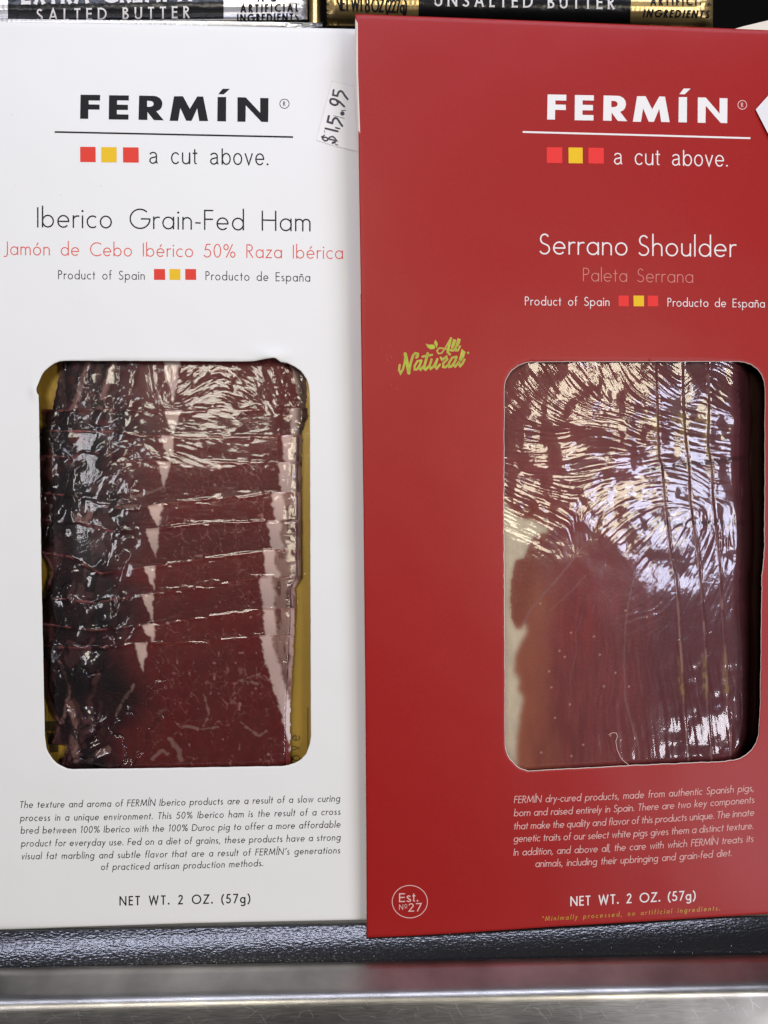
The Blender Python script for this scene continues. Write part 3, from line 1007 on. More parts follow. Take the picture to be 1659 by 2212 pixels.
one('origin_text', lambda k: text(k, 'Product of Spain', 1134, 659.5, 1316.5, 661, 19, w=0.085, track=.10), RS_, M['white_ink'], rfront)
one('origin_text', lambda k: text(k, 'Producto de España', 1442, 662, 1652, 664.5, 18.5, w=0.085, track=.10), RS_, M['white_ink'], rfront)
for (a, b, mm) in ((1336, 1358, 'bright_red_ink'), (1368.5, 1391, 'yellow_ink'), (1399, 1421.5, 'bright_red_ink')):
    square(RS_, M[mm], rfront, a, 638.5, b, 661.5, 0.006)
RP = [('FERMÍN dry-cured products, made from authentic Spanish pigs,', 1110, 1735, 1628, 1709),
      ('born and raised entirely in Spain. There are two key components', 1110, 1763.5, 1629, 1734.5),
      ('that make the quality and flavor of this products unique. The innate', 1109.5, 1792, 1628.5, 1762),
      ('genetic traits of our select white pigs gives them a distinct texture.', 1109, 1819, 1627, 1790.5),
      ('In addition, and above all, the care with which FERMÍN treats its', 1109, 1848.5, 1627, 1818.5),
      ('animals, including their upbringing and grain-fed diet.', 1156, 1873, 1580, 1849)]
one('description_text', lambda k: para(k, RP, 15.4, 0.086, 0.09, 3.0), RS_, M['pink_ink'], rfront)
one('net_weight_text', lambda k: text(k, 'NET WT. 2 OZ. (57g)', 1232, 1957.5, 1502, 1944, 21, w=0.13, track=.16), RS_, M['white_ink'], rfront)
one('footnote_text', lambda k: text(k, '*Minimally processed, no artificial ingredients.', 1170, 1990, 1555, 1966.5, 10.5, w=0.115, track=.16, ital=0.16), RS_, M['gold_ink'], rfront)


def badge(k):
    cx, cy = (1340 + 987 * .2773) / 1.8228, (3400 + 542 * .2773) / 1.8228
    k.ribbon([(cx + 38 * math.cos(a * math.pi / 32), cy + 35 * math.sin(a * math.pi / 32)) for a in range(64)], 1.6, True)
    bx = lambda x: (1340 + x * .2773) / 1.8228
    by = lambda y: (3400 + y * .2773) / 1.8228
    text(k, 'Est.', bx(832), by(549), bx(1108), by(541), 19.0, w=0.125, helv=True, xs=1.25, fit='track')
    text(k, 'N', bx(835), by(660), bx(892), by(657), 12.0, w=0.10)
    text(k, '27', bx(966), by(685), bx(1152), by(679), 18.0, w=0.125, fit='track', xs=1.4)
    k.ribbon([(bx(930) + 2.6 * math.cos(a * .4), by(600) + 3.2 * math.sin(a * .4)) for a in range(16)], 0.9, True)
    k.ribbon([(bx(912), by(632)), (bx(950), by(631))], 0.9)


one('established_badge', badge, RS_, M['pink_ink'], rfront)

NX = lambda x: 822.9 + 0.1488 * x
NY = lambda y: 713.2 + 0.1488 * y
SCR = [([(272, 505), (262, 575), (285, 625), (318, 570), (345, 470), (355, 350)], 24), ([(352, 345), (375, 450), (405, 622)], 40),
       ([(405, 622), (430, 480), (465, 370), (500, 335), (535, 345), (532, 380), (512, 398)], 27),
       ([(585, 440), (530, 450), (488, 520), (488, 572), (520, 572), (565, 500), (582, 445)], 22), ([(588, 440), (550, 550), (575, 575), (612, 530)], 24),
       ([(678, 338), (655, 430), (622, 550), (648, 572), (692, 530)], 30), ([(603, 384), (670, 372), (742, 358)], 24),
       ([(735, 425), (705, 520), (722, 560), (770, 520), (815, 430)], 25), ([(818, 420), (785, 530), (810, 558), (855, 500)], 25),
       ([(868, 398), (888, 430), (950, 385), (962, 425), (905, 480), (902, 535), (935, 540), (985, 495)], 24),
       ([(1095, 385), (1035, 400), (988, 475), (990, 535), (1022, 530), (1085, 440)], 24), ([(1098, 390), (1052, 505), (1078, 530), (1112, 490)], 24),
       ([(1112, 490), (1192, 385), (1208, 322), (1180, 300), (1160, 380), (1130, 490), (1150, 522), (1180, 490), (1212, 428)], 25),
       ([(1012, 118), (940, 250), (880, 335), (835, 340), (812, 300), (850, 258), (920, 268), (1010, 295)], 14),
       ([(1016, 118), (985, 240), (968, 320), (1000, 352)], 27),
       ([(1015, 290), (1062, 212), (1080, 150), (1058, 142), (1030, 230), (1028, 298), (1052, 300), (1088, 240)], 18),
       ([(1085, 260), (1125, 200), (1145, 142), (1122, 130), (1092, 235), (1090, 298), (1118, 295), (1148, 232)], 18)]
LEAF = [[(655, 198), (700, 212), (760, 212), (785, 245), (770, 270), (720, 277), (680, 250)], [(790, 143), (820, 185), (822, 220), (808, 242), (785, 220), (773, 190)]]


def script(k, grow):
    for pts, w in SCR:
        k.ribbon([(NX(a), NY(b)) for a, b in pts], (w + grow) * 0.1488, cap=True)
    for lf in LEAF:
        c = np.mean(lf, 0)
        k.poly([(NX(c[0] + (p[0] - c[0]) * (1 + grow * .012)), NY(c[1] + (p[1] - c[1]) * (1 + grow * .012))) for p in lf])
    k.ribbon([(NX(800), NY(235)), (NX(815), NY(262))], 1.6)
    for a in (0, 60, 120):
        c, s_ = math.cos(math.radians(a)) * 20, math.sin(math.radians(a)) * 20
        k.ribbon([(NX(1265 - c), NY(330 - s_)), (NX(1265 + c), NY(330 + s_))], 1.2 + grow * .04)


kk = Ink(); script(kk, 8)
em = kk.lay('script_emblem', RS_, M['gold_rim_ink'], rroot, lift=0.03)
em['label'] = 'green and gold handwritten style emblem with two small leaves'
kk = Ink(); script(kk, -6)
kk.lay('green_lettering', RS_, M['green_ink'], em, lift=0.06)

sp = Ink()
rs = random.Random(21)
for i in range(34):
    x, y = rs.uniform(5, 765), rs.uniform(70, 1975)
    if 75 < x < 680 and 770 < y < 1670:
        continue
    r = rs.choice([0.35, 0.45, 0.6, 0.9])
    sp.tri([(x + r * rs.uniform(.6, 1.3) * math.cos(k * 1.05), y + r * rs.uniform(.6, 1.3) * math.sin(k * 1.05)) for k in range(6)], [(0, 1, 2, 3, 4, 5)])
M['speck'] = mat('speck', (0.34, 0.33, 0.31), 0.8)
sp.lay('dirt_specks', WS, M['speck'], wfront, lift=0.02)

# pale wear flecks on the red card
fl = Ink()
rs = random.Random(9)
for i in range(95):
    if i < 40:
        x, y = rs.gauss(842, 14), rs.gauss(775, 30)
    elif i < 55:
        x, y = rs.uniform(780, 800), rs.uniform(250, 700)
    elif i < 72:
        x, y = rs.uniform(1545, 1640), rs.choice([1828, 1838, 1884, 1890]) + rs.gauss(0, 2)
    else:
        x, y = rs.uniform(790, 1650), rs.uniform(70, 1980)
        if 1080 < x < 1660 and 775 < y < 1670:
            continue
    if x < 784:
        continue
    r = rs.uniform(0.3, 0.85)
    fl.tri([(x + r * rs.uniform(.5, 1.2) * math.cos(k * 1.05), y + r * rs.uniform(.5, 1.2) * math.sin(k * 1.05)) for k in range(6)], [(0, 1, 2, 3, 4, 5)])
M['fleck'] = mat('fleck', (0.52, 0.16, 0.12), 0.7)
fl.lay('wear_flecks', RS_, M['fleck'], rfront, lift=0.02)

# white paper tag poking in at the right edge
tg = empty('paper_tag', RS_.P(1700, 255, -0.4), 'crumpled white paper tag corner on the red carton beside the registered mark', 'tag')
tp = [(1632.5, 236.5), (1659, 207), (1720, 150), (1790, 235), (1700, 345), (1659, 288)]
n_ = len(tp)
pa = np.array(tp)
A_ = RS_.P(pa[:, 0], pa[:, 1], -0.45 - 0.006 * (pa[:, 0] - 1632))
B_ = RS_.P(pa[:, 0], pa[:, 1], -0.25 - 0.006 * (pa[:, 0] - 1632))
build('paper_sheet', np.concatenate([A_, B_]), [tuple(range(n_))[::-1], tuple(range(n_, 2 * n_))] + [(i, (i + 1) % n_, n_ + (i + 1) % n_, n_ + i) for i in range(n_)], M['tag_paper'], tg)

# torn paper fibre at the bottom of the red window
Z4X = lambda x: 1064.3 + 0.3585 * x
Z4Y = lambda y: 1207 + 0.3585 * y
Z3Y = lambda y: 757 + 0.3585 * y
fb = Ink()
fb.ribbon([(Z4X(a), Z4Y(b)) for a, b in [(700, 1060), (722, 1048), (745, 1050), (752, 1070), (742, 1100), (750, 1150), (775, 1205), (820, 1244)]], 1.3)
M['fibre'] = mat('fibre', (0.62, 0.42, 0.36), 0.8)
fb.lay('torn_fibre', RS_, M['fibre'], rroot, lift=0.03)


# ------------------------------------------------------------------ the sliced ham behind the white window
def lerp(pts, x):
    return np.interp(x, [p[0] for p in pts], [p[1] for p in pts])


EDGE = [
    [(60, 700), (700, 700)],
    [(94, 885), (200, 884), (281, 883), (309, 888), (396, 886), (630, 881)],
    [(90, 928), (200, 930), (271, 932), (300, 938), (372, 941), (634, 940)],
    [(86, 983), (162, 985), (178, 974), (237, 979), (265, 995), (372, 996), (610, 998)],
    [(90, 1062), (160, 1070), (265, 1096), (285, 1098), (352, 1086), (587, 1063)],
    [(86, 1120), (170, 1128), (241, 1146), (340, 1140), (436, 1128), (583, 1124)],
    [(86, 1190), (150, 1200), (217, 1237), (309, 1225), (404, 1211), (575, 1187)],
    [(86, 1292), (140, 1292), (202, 1300), (317, 1282), (571, 1245)],
    [(86, 1345), (140, 1352), (198, 1360), (309, 1350), (412, 1334), (571, 1314)],
    [(86, 1390), (138, 1397), (214, 1397), (293, 1389), (396, 1386), (563, 1372)],
    [(60, 1760), (700, 1760)]]
FATX = [(606, 628), (623, 633), (607, 616), (598, 612), (583, 600), (575, 592), (567, 582), (559, 570), (566, 574), (559, 584)]
WEDGE = [((354, 392), (352, 392, 372, 384, 843)), ((356, 394), (380, 888)), ((346, 380), (366, 996)), ((338, 370), (353, 1052)),
         ((318, 352), (342, 1140)), ((315, 346), (336, 1198)), ((311, 335), (333, 1276)), ((307, 331), (329, 1344)), ((307, 335), (329, 1386)), ((291, 321), (309, 1450))]
TIP = [(373, 868), (372, 936), (367, 993), (354, 1051), (343, 1139), (336, 1203), (333, 1276), (330, 1346), (330, 1387), (308, 1452)]
LEFT = [(760, 130), (800, 131), (850, 119), (884, 114), (885, 95), (920, 100), (928, 91), (982, 87), (984, 76), (1180, 76), (1190, 84), (1207, 100), (1232, 112), (1290, 97), (1305, 84), (1420, 86),
        (1422, 99), (1484, 97), (1516, 107), (1564, 126), (1606, 110), (1608, 140), (1612, 146), (1660, 130), (1700, 128)]
RIGHT = [(760, 662), (900, 664), (940, 652), (1000, 650), (1207, 650), (1247, 650), (1270, 636), (1300, 638), (1453, 631), (1524, 627), (1700, 626)]

c_lean = np.array(srgb(112, 43, 42)); c_dark = np.array(srgb(44, 14, 22)); c_red = np.array(srgb(112, 28, 30))
c_fat = np.array(srgb(228, 206, 203)); c_fat2 = np.array(srgb(206, 168, 158)); c_vein = np.array(srgb(190, 140, 136)); c_purple = np.array(srgb(66, 24, 36))


def mixc(c, k, t):
    return c + (np.asarray(k) - c) * t[..., None]


def ham_colour(X, Y, i):
    sh = i * 13.7
    yt = lerp(EDGE[i], X)
    n1 = fbm(X / 70 + sh, Y / 70, 2)
    col = np.ones(X.shape + (3,)) * c_lean
    col = mixc(col, c_red, sstep(0.45, 0.75, fbm(X / 40 + sh, Y / 55, 5)) * 0.55)
    col = col * (0.82 + 0.4 * fbm(X / 9, Y / 13, 8)[..., None])
    # muscle gets darker to the dried left end
    xl = X + 40 * (n1 - .5) + 22 * np.sin(Y / 31.0)
    col = mixc(col, c_purple, sstep(345, 250, xl) * 0.75)
    col = mixc(col, c_dark * 0.75, sstep(300, 200, xl) * 0.93)
    red = sstep(0.60, 0.72, fbm(X / 34 + sh * 2, Y / 26, 14)) * sstep(360, 300, X) * sstep(1100, 900, Y)
    col = mixc(col, c_red * 0.75, red * 0.7)
    # marbling
    e, cid = voro(X / 27 + 0.35 * fbm(X / 30, Y / 30, 3) * 4 + sh, Y / 40 + 0.3 * fbm(X / 25, Y / 25, 4) * 4 + sh * 1.7, 3)
    keep = sstep(0.42, 0.66, fbm(X / 38 + sh, Y / 38, 21))
    wdt = 0.035 + 0.10 * sstep(0.55, 0.78, fbm(X / 18, Y / 22, 23))
    v = sstep(1, 0.25, e / wdt) * keep * sstep(290, 350, X) * sstep(0, 60, 640 - X)
    col = mixc(col, c_vein, np.clip(v, 0, 1) * (0.30 + 0.5 * fbm(X / 12, Y / 12, 58, 2)))
    e2, cid2 = voro(X / 13 + sh, Y / 19 + 0.25 * vn(X / 14, Y / 14, 6), 8)
    v2 = sstep(0.12, 0.02, e2) * sstep(0.4, 0.65, fbm(X / 55, Y / 40 + sh, 31)) * sstep(330, 430, X)
    col = mixc(col, c_vein, v2 * 0.18)
    tri_ = sstep(0.93, 0.985, vn(X / 9 + sh, Y / 11, 44)) * sstep(340, 400, X)
    col = mixc(col, c_vein, tri_ * 0.85)
    # the wedge of fat down the middle
    xa, xb = WEDGE[i][0]
    tx, ty = TIP[i]
    y0 = 770 if i == 0 else lerp(EDGE[i], tx)
    t = np.clip((Y - y0) / (ty - y0), 0, 1.2)
    sl = 2.2 * (fbm(X / 12, Y / 12, 9) - .5) * 4
    lw = xa + (tx - xa) * t ** 1.25 + sl
    rw = xb + (tx + 1 - xb) * t ** 0.95 + sl
    wob = 5 * (fbm(X / 7, Y / 7, 19, 3) - .5)
    wd = sstep(-2.0, 2.2, X - lw + wob) * sstep(-2.0, 2.2, rw - X + wob) * sstep(ty + 6, ty - 2, Y)
    fatc = np.ones(X.shape + (3,)) * c_fat * (0.88 + 0.24 * fbm(X / 16, Y / 22, 12)[..., None])
    col = col + (fatc - col) * wd[..., None]
    # rim of fat on the right
    fx = FATX[i][0] + (FATX[i][1] - FATX[i][0]) * np.clip((Y - yt) / 90.0, 0, 3.2) + 5 * (fbm(X / 20, Y / 9, 17) - .5) * 2
    fx = np.where(Y < yt + 6, fx + (6 - (Y - yt)) * 0.5, fx)
    rim = sstep(-2.5, 3, X - fx + 7 * (fbm(X / 7, Y / 8, 27, 3) - .5)) * 0.92
    rimc = np.ones(X.shape + (3,)) * c_fat
    fw = 16 + 14 * fbm(X / 30, Y / 26 + sh, 40)
    rimc = mixc(rimc, c_fat2 * 0.62, sstep(fx + fw, fx + fw + 9, X))
    rimc = mixc(rimc, np.array(srgb(96, 44, 42)), sstep(0.50, 0.66, fbm(X / 11, Y / 34 + sh, 41)) * sstep(fx + fw, fx + fw + 14, X) * 0.8)
    rimc = mixc(rimc, np.array(srgb(86, 56, 44)), sstep(634, 650, X) * 0.8)
    col = col + (rimc - col) * rim[..., None]
    # pale gristle seams wandering down the left end
    for pts, w in (([(190, 780), (170, 850), (150, 900)], 8), ([(250, 770), (235, 820), (215, 880)], 10), ([(135, 780), (134, 850), (138, 880)], 9), ([(165, 1110), (178, 1140), (196, 1105)], 10),
                   ([(150, 1290), (160, 1330), (150, 1360)], 8), ([(150, 1520), (162, 1560), (158, 1600), (165, 1640)], 11), ([(135, 1560), (150, 1490), (130, 1430)], 5), ([(195, 1640), (210, 1630), (235, 1618)], 9),
                   ([(290, 1480), (262, 1520), (250, 1545)], 4), ([(365, 1595), (385, 1620), (392, 1640)], 7), ([(330, 1640), (350, 1622), (362, 1630)], 5), ([(390, 1568), (440, 1575), (470, 1570)], 3.5),
                   ([(440, 1500), (452, 1540), (440, 1570)], 2.5), ([(520, 1560), (560, 1590), (575, 1580)], 4), ([(556, 1476), (520, 1470), (560, 1455)], 3.5), ([(262, 1082), (250, 1095), (300, 1092)], 4),
                   ([(286, 1074), (330, 1062), (352, 1052)], 5)):
        d = segdist(X, Y, pts)
        if i in (0, 9) or pts[0][1] > EDGE[i][0][1]:
            col = mixc(col, np.array(srgb(160, 122, 118)), sstep(w * 1.0, w * 0.35, d + 5 * (vn(X / 6, Y / 6, 7) - .5)) * 0.85)
    # the dried, almost black left end with soft paler gristle
    lob = sstep(285, 225, xl)
    d1 = fbm(X / 26 + 1.4 * fbm(X / 30, Y / 40, 51), Y / 60 + 1.4 * fbm(X / 30, Y / 40, 52), 54, 4)
    col = mixc(col, np.array(srgb(20, 9, 15)), lob * sstep(0.46, 0.60, d1) * 0.8)
    col = mixc(col, np.array(srgb(112, 72, 74)), lob * sstep(0.42, 0.30, d1) * 0.45)
    tone = (1.10, 0.92, 1.06, 1.0, 1.12, 0.93, 1.08, 0.95, 1.06, 1.0)[i]
    fade = np.clip((Y - yt) / 46.0, 0, 1)
    col = col * (tone * (1.10 - 0.20 * fade))[..., None]            # each slice cured a little differently, with overlap shadow painted in away from its free edge
    col = mixc(col, np.array(srgb(150, 84, 80)), sstep(3.2, 0.8, np.abs(Y - yt - 1.5)) * sstep(.38, .62, fbm(X / 15, Y / 40 + sh, 57, 2)) * (i > 0) * 0.55)
    return np.clip(col, 0.002, 0.9)


hroot = empty('ham_pack', WS.P(380, 1668, 6.0), 'vacuum pack of shingled dark red ham slices on a gold board inside the white carton', 'meat pack')


def ham_depth(X, Y):
    lvl = np.zeros(X.shape)
    for i in range(1, 10):
        lvl += sstep(-2.2, 2.2, Y - lerp(EDGE[i], X))
    swell = 0.7 * np.exp(-((X - 400) / 210.0) ** 2)
    round_ = 1.3 * sstep(600, 665, X) + 0.9 * sstep(175, 90, X)
    return 4.3 - 0.20 * lvl - swell + round_ + 0.20 * np.minimum(0, 0)


# slices: each one a sheet from its own free edge to well under the next
for i in range(10):
    xs = np.arange(70, 682, 2.0)
    nr = int(np.clip((lerp(EDGE[i + 1], 380) - (765 if i == 0 else lerp(EDGE[i], 380)) + 30) / 2.0, 8, 260))
    tt = np.linspace(0, 1, nr)
    top = np.maximum(lerp(EDGE[i], xs), 765) + 1.6 * (vn(xs / 9, xs * 0 + i, 3) - .5)
    bot = np.minimum(lerp(EDGE[i + 1], xs) + 14, 1690)
    X = np.tile(xs, (nr, 1))
    Y = top[None, :] + (bot - top)[None, :] * tt[:, None]
    swell = 0.7 * np.exp(-((X - 400) / 210.0) ** 2)
    round_ = 1.3 * sstep(600, 665, X) + 0.9 * sstep(175, 90, X)
    D = 4.46 - 0.20 * i - swell + round_ + 0.10 * (fbm(X / 40, Y / 40, 60 + i) - .5) - 0.16 * np.exp(-((Y - top[None, :]) / 6.0) ** 2) \
        + 0.5 * sstep(0.0, 1.0, (Y - bot[None, :] + 14) / 14.0) * (i < 9)
    P_ = WS.P(X, Y, D)
    col = ham_colour(X, Y, i)
    fq = quads(nr, len(xs))
    cxm, cym = X.ravel()[fq].mean(1), Y.ravel()[fq].mean(1)
    jig = 5 * (fbm(cxm / 12, cym / 12, 70 + i) - .5)
    keep = (cxm > np.interp(cym, [p[0] for p in LEFT], [p[1] for p in LEFT]) + jig) & (cxm < np.interp(cym, [p[0] for p in RIGHT], [p[1] for p in RIGHT]) + jig)
    fq = fq[keep]
    used = np.unique(fq)
    remap = np.full(nr * len(xs), -1); remap[used] = np.arange(len(used))
    build('ham_slice', P_.reshape(-1, 3)[used], remap[fq], M['meat'], hroot, smooth=True, colors=col.reshape(-1, 3)[used])

# gold board with bits of dark print
bx = np.linspace(40, 720, 30); by = np.linspace(740, 1700, 40)
X, Y = np.meshgrid(bx, by)
V0 = WS.P(X, Y, 5.6)
board = build('gold_board', V0, quads(40, 30), M['gold_card'], hroot, smooth=True)
BS = Surf(203.59, WS.a, WS.b, WS.warp)
gp = Ink(); gp.ribbon([(665, 1528), (665, 1620)], 1.8)
gp.lay('board_rule', BS, M['gold_print'], board, lift=0.03)
gp = Ink(); text(gp, 'above', 648, 1689, 648, 1588, 23, w=0.085, helv=True, fit='track', up=(-1, 0))
gp.lay('board_lettering', BS, M['gold_print'], board, lift=0.03)
for q in ([(88, 1558), (138, 1558), (138, 1579), (88, 1579)], [(99, 1579.5), (126, 1590), (126, 1624), (108, 1626)], [(124, 1642), (137, 1635), (140, 1650)], [(84, 948), (112, 948), (112, 984), (84, 984)]):
    gp = Ink(); gp.poly(q)
    gp.lay('board_print', BS, M['gold_print'], board, lift=0.03)
gp = Ink(); gp.ribbon([(106, 1538), (104, 1528), (114, 1524), (124, 1530)], 2.5)
gp.lay('board_print', BS, M['gold_print'], board, lift=0.03)


# the clear film drawn tight over it
def lic(nx, ny, ang, ln, seed, sm=1):
    """noise smeared along a direction field: wrinkles that follow the pull of the film"""
    r = np.random.RandomState(seed).randn(ny, nx)
    r = blur(r, sm)
    r /= r.std()
    acc = r.copy()
    for sgn in (1, -1):
        yy, xx = np.meshgrid(np.arange(ny, dtype=float), np.arange(nx, dtype=float), indexing='ij')
        for k in range(ln):
            a = ang[np.clip(yy.astype(int), 0, ny - 1), np.clip(xx.astype(int), 0, nx - 1)]
            xx = xx + sgn * np.cos(a); yy = yy + sgn * np.sin(a)
            x0 = np.clip(np.floor(xx).astype(int), 0, nx - 2); y0 = np.clip(np.floor(yy).astype(int), 0, ny - 2)
            fx, fy = np.clip(xx - x0, 0, 1), np.clip(yy - y0, 0, 1)
            acc = acc + (r[y0, x0] * (1 - fx) + r[y0, x0 + 1] * fx) * (1 - fy) + (r[y0 + 1, x0] * (1 - fx) + r[y0 + 1, x0 + 1] * fx) * fy
    return acc / acc.std()


def field(X, Y, ctrl):
    c2 = np.zeros(X.shape); s2 = np.zeros(X.shape)
    for (x, y, dx, dy) in ctrl:
        a = 2 * math.atan2(dy, dx)
        w = 1.0 / (((X - x) ** 2 + (Y - y) ** 2) + 400) ** 1.6
        c2 += w * math.cos(a); s2 += w * math.sin(a)
    return 0.5 * np.arctan2(s2, c2)


st = 1.7
fx_ = np.arange(66, 686, st); fy_ = np.arange(764, 1680, st)
X, Y = np.meshgrid(fx_, fy_)
hc = [(150, 820, 1, 1.3), (220, 800, 1, -.9), (330, 800, .2, 1), (430, 830, 1, -.8), (520, 830, 1, .5), (600, 820, .4, 1), (200, 910, 1, .1), (450, 910, 1, .15), (300, 960, 1, .3), (450, 970, 1, .4),
      (160, 1040, .5, 1), (220, 1030, 1, -1.2), (230, 1100, .1, 1), (170, 1160, .2, 1), (170, 1220, .1, 1), (350, 1200, 1, -.2), (480, 1150, 1, -.1), (220, 1330, .5, 1), (160, 1440, .2, 1),
      (220, 1500, .2, 1), (300, 1520, 1, -.7), (270, 1580, 1, -1), (330, 1600, 1, -.6), (450, 1500, .2, 1), (520, 1300, 1, -.15), (620, 1000, 0, 1), (615, 1500, .1, 1), (560, 1650, .1, 1)]
ang = field(X, Y, hc)
w1 = lic(len(fx_), len(fy_), ang, 10, 21, 1)
w2 = lic(len(fx_), len(fy_), ang + 0.25, 8, 22, 3)
left = sstep(310, 235, X + 26 * (fbm(X / 30, Y / 40, 91) - .5) * 2)
topz = sstep(905, 870, Y) * sstep(300, 400, X)
sec = sstep(1010, 985, Y) * sstep(940, 965, Y) * sstep(560, 300, X)
botl = sstep(1440, 1530, Y + .5 * (X - 250)) * sstep(420, 300, X)
patch = sstep(0.50, 0.62, fbm(X / 55, Y / 40, 94, 2))
a1 = 0.0016 + 0.0035 * left + 0.018 * topz + 0.018 * sec + 0.006 * botl + 0.005 * patch * sstep(1300, 1000, Y) + 0.006 * sstep(600, 620, X)
a2 = 0.003 + 0.012 * left + 0.036 * topz + 0.036 * sec + 0.020 * botl + 0.010 * patch + 0.030 * sstep(600, 620, X)
lump = fbm((X + 0.42 * Y) / 44 + .6 * fbm(X / 50, Y / 50, 96), (Y - 0.25 * X) / 62, 92, 2) - .5
seam = np.abs(2 * fbm((X + 0.35 * Y) / 36 + .8 * fbm(X / 40, Y / 40, 97), (Y - 0.2 * X) / 66, 93, 2) - 1)
Dm = blur(ham_depth(X, Y), 1)
gl = sstep(0.42, 0.6, fbm(X / 30, Y / 9, 95, 2))                  # the free edges catch the film only here and there
Dm2 = blur(ham_depth(X, Y), 8)
Df = Dm * gl + Dm2 * (1 - gl) - 0.16 + a1 * w1 + a2 * w2 + lump * (0.12 + 1.45 * left + 0.9 * botl) + 0.32 * (left + 0.6 * botl) * sstep(0.14, 0.0, seam)
# over the free margins of the board the film lies on the card
onmeat = sstep(-8, 10, X - np.interp(Y, [p[0] for p in LEFT], [p[1] for p in LEFT])) * sstep(-6, 12, np.interp(Y, [p[0] for p in RIGHT], [p[1] for p in RIGHT]) - X)
Df = Df * onmeat + (5.42 + 0.02 * w1) * (1 - onmeat)
Df = np.clip(np.where(onmeat > 0.9, np.minimum(Df, ham_depth(X, Y) + 0.09), Df), 0.8, 5.5)
build('clear_film', WS.P(X, Y, Df), quads(len(fy_), len(fx_)), M['film'], hroot, smooth=True)

# ------------------------------------------------------------------ the cured shoulder behind the red window
proot = empty('shoulder_pack', RS_.P(1370, 1672, 6.0), 'vacuum pack of broad glossy pink cured shoulder slices inside the red carton', 'meat pack')
L1 = [(1416, 700), (1417, 784), (1421, 890), (1423, 986), (1430, 1004), (1439, 1101), (1451, 1207), (1462, 1250), (1469, 1350), (1480, 1519), (1489, 1637), (1494, 1720)]
L2 = [(1474, 700), (1475, 784), (1477, 890), (1482, 958), (1489, 1008), (1491, 1080), (1509, 1207), (1520, 1315), (1527, 1422), (1530, 1512), (1539, 1637), (1545, 1720)]
L3 = [(1528, 700), (1529, 784), (1532, 875), (1529, 958), (1537, 1004), (1541, 1080), (1554, 1207), (1557, 1243), (1564, 1340), (1570, 1422), (1579, 1600), (1584, 1720)]
L4 = [(1622, 700), (1620, 850), (1626, 900), (1619, 1000), (1627, 1090), (1630, 1150), (1624, 1300), (1632, 1400), (1628, 1500), (1636, 1720)]
LL = [[(1060, 700), (1060, 1720)], L1, L2, L3, L4]
atx = lambda pts, Y: np.interp(Y, [p[1] for p in pts], [p[0] for p in pts])
p_lean = np.array(srgb(146, 72, 74)); p_dark = np.array(srgb(102, 48, 60)); p_warm = np.array(srgb(180, 112, 86)); p_fat = np.array(srgb(226, 216, 198)); p_vein = np.array(srgb(168, 124, 128))
zz3 = lambda L: [(Z4X(a), Z3Y(b)) for a, b in L]
zz4 = lambda L: [(Z4X(a), Z4Y(b)) for a, b in L]
FATPOLY = [(1050, 1078)] + zz3([(75, 915), (110, 965), (150, 1000), (240, 1020), (330, 1060), (330, 1100), (250, 1120), (215, 1180), (190, 1255)]) + \
    zz4([(140, 10), (112, 130), (108, 260), (115, 360), (145, 425), (170, 428), (195, 380), (205, 440), (160, 520), (130, 600), (130, 680), (158, 730), (150, 790), (182, 840), (160, 960), (145, 1080), (140, 1300)]) + [(1050, 1690)]
SPECK = zz4([(287, 270), (473, 445), (610, 468), (402, 555), (435, 590), (340, 678), (353, 775), (465, 878), (375, 958), (545, 1120), (293, 1168), (475, 1190), (740, 688), (670, 768), (820, 770), (645, 578), (800, 312), (708, 1065), (930, 350), (1470, 775), (1285, 405)])


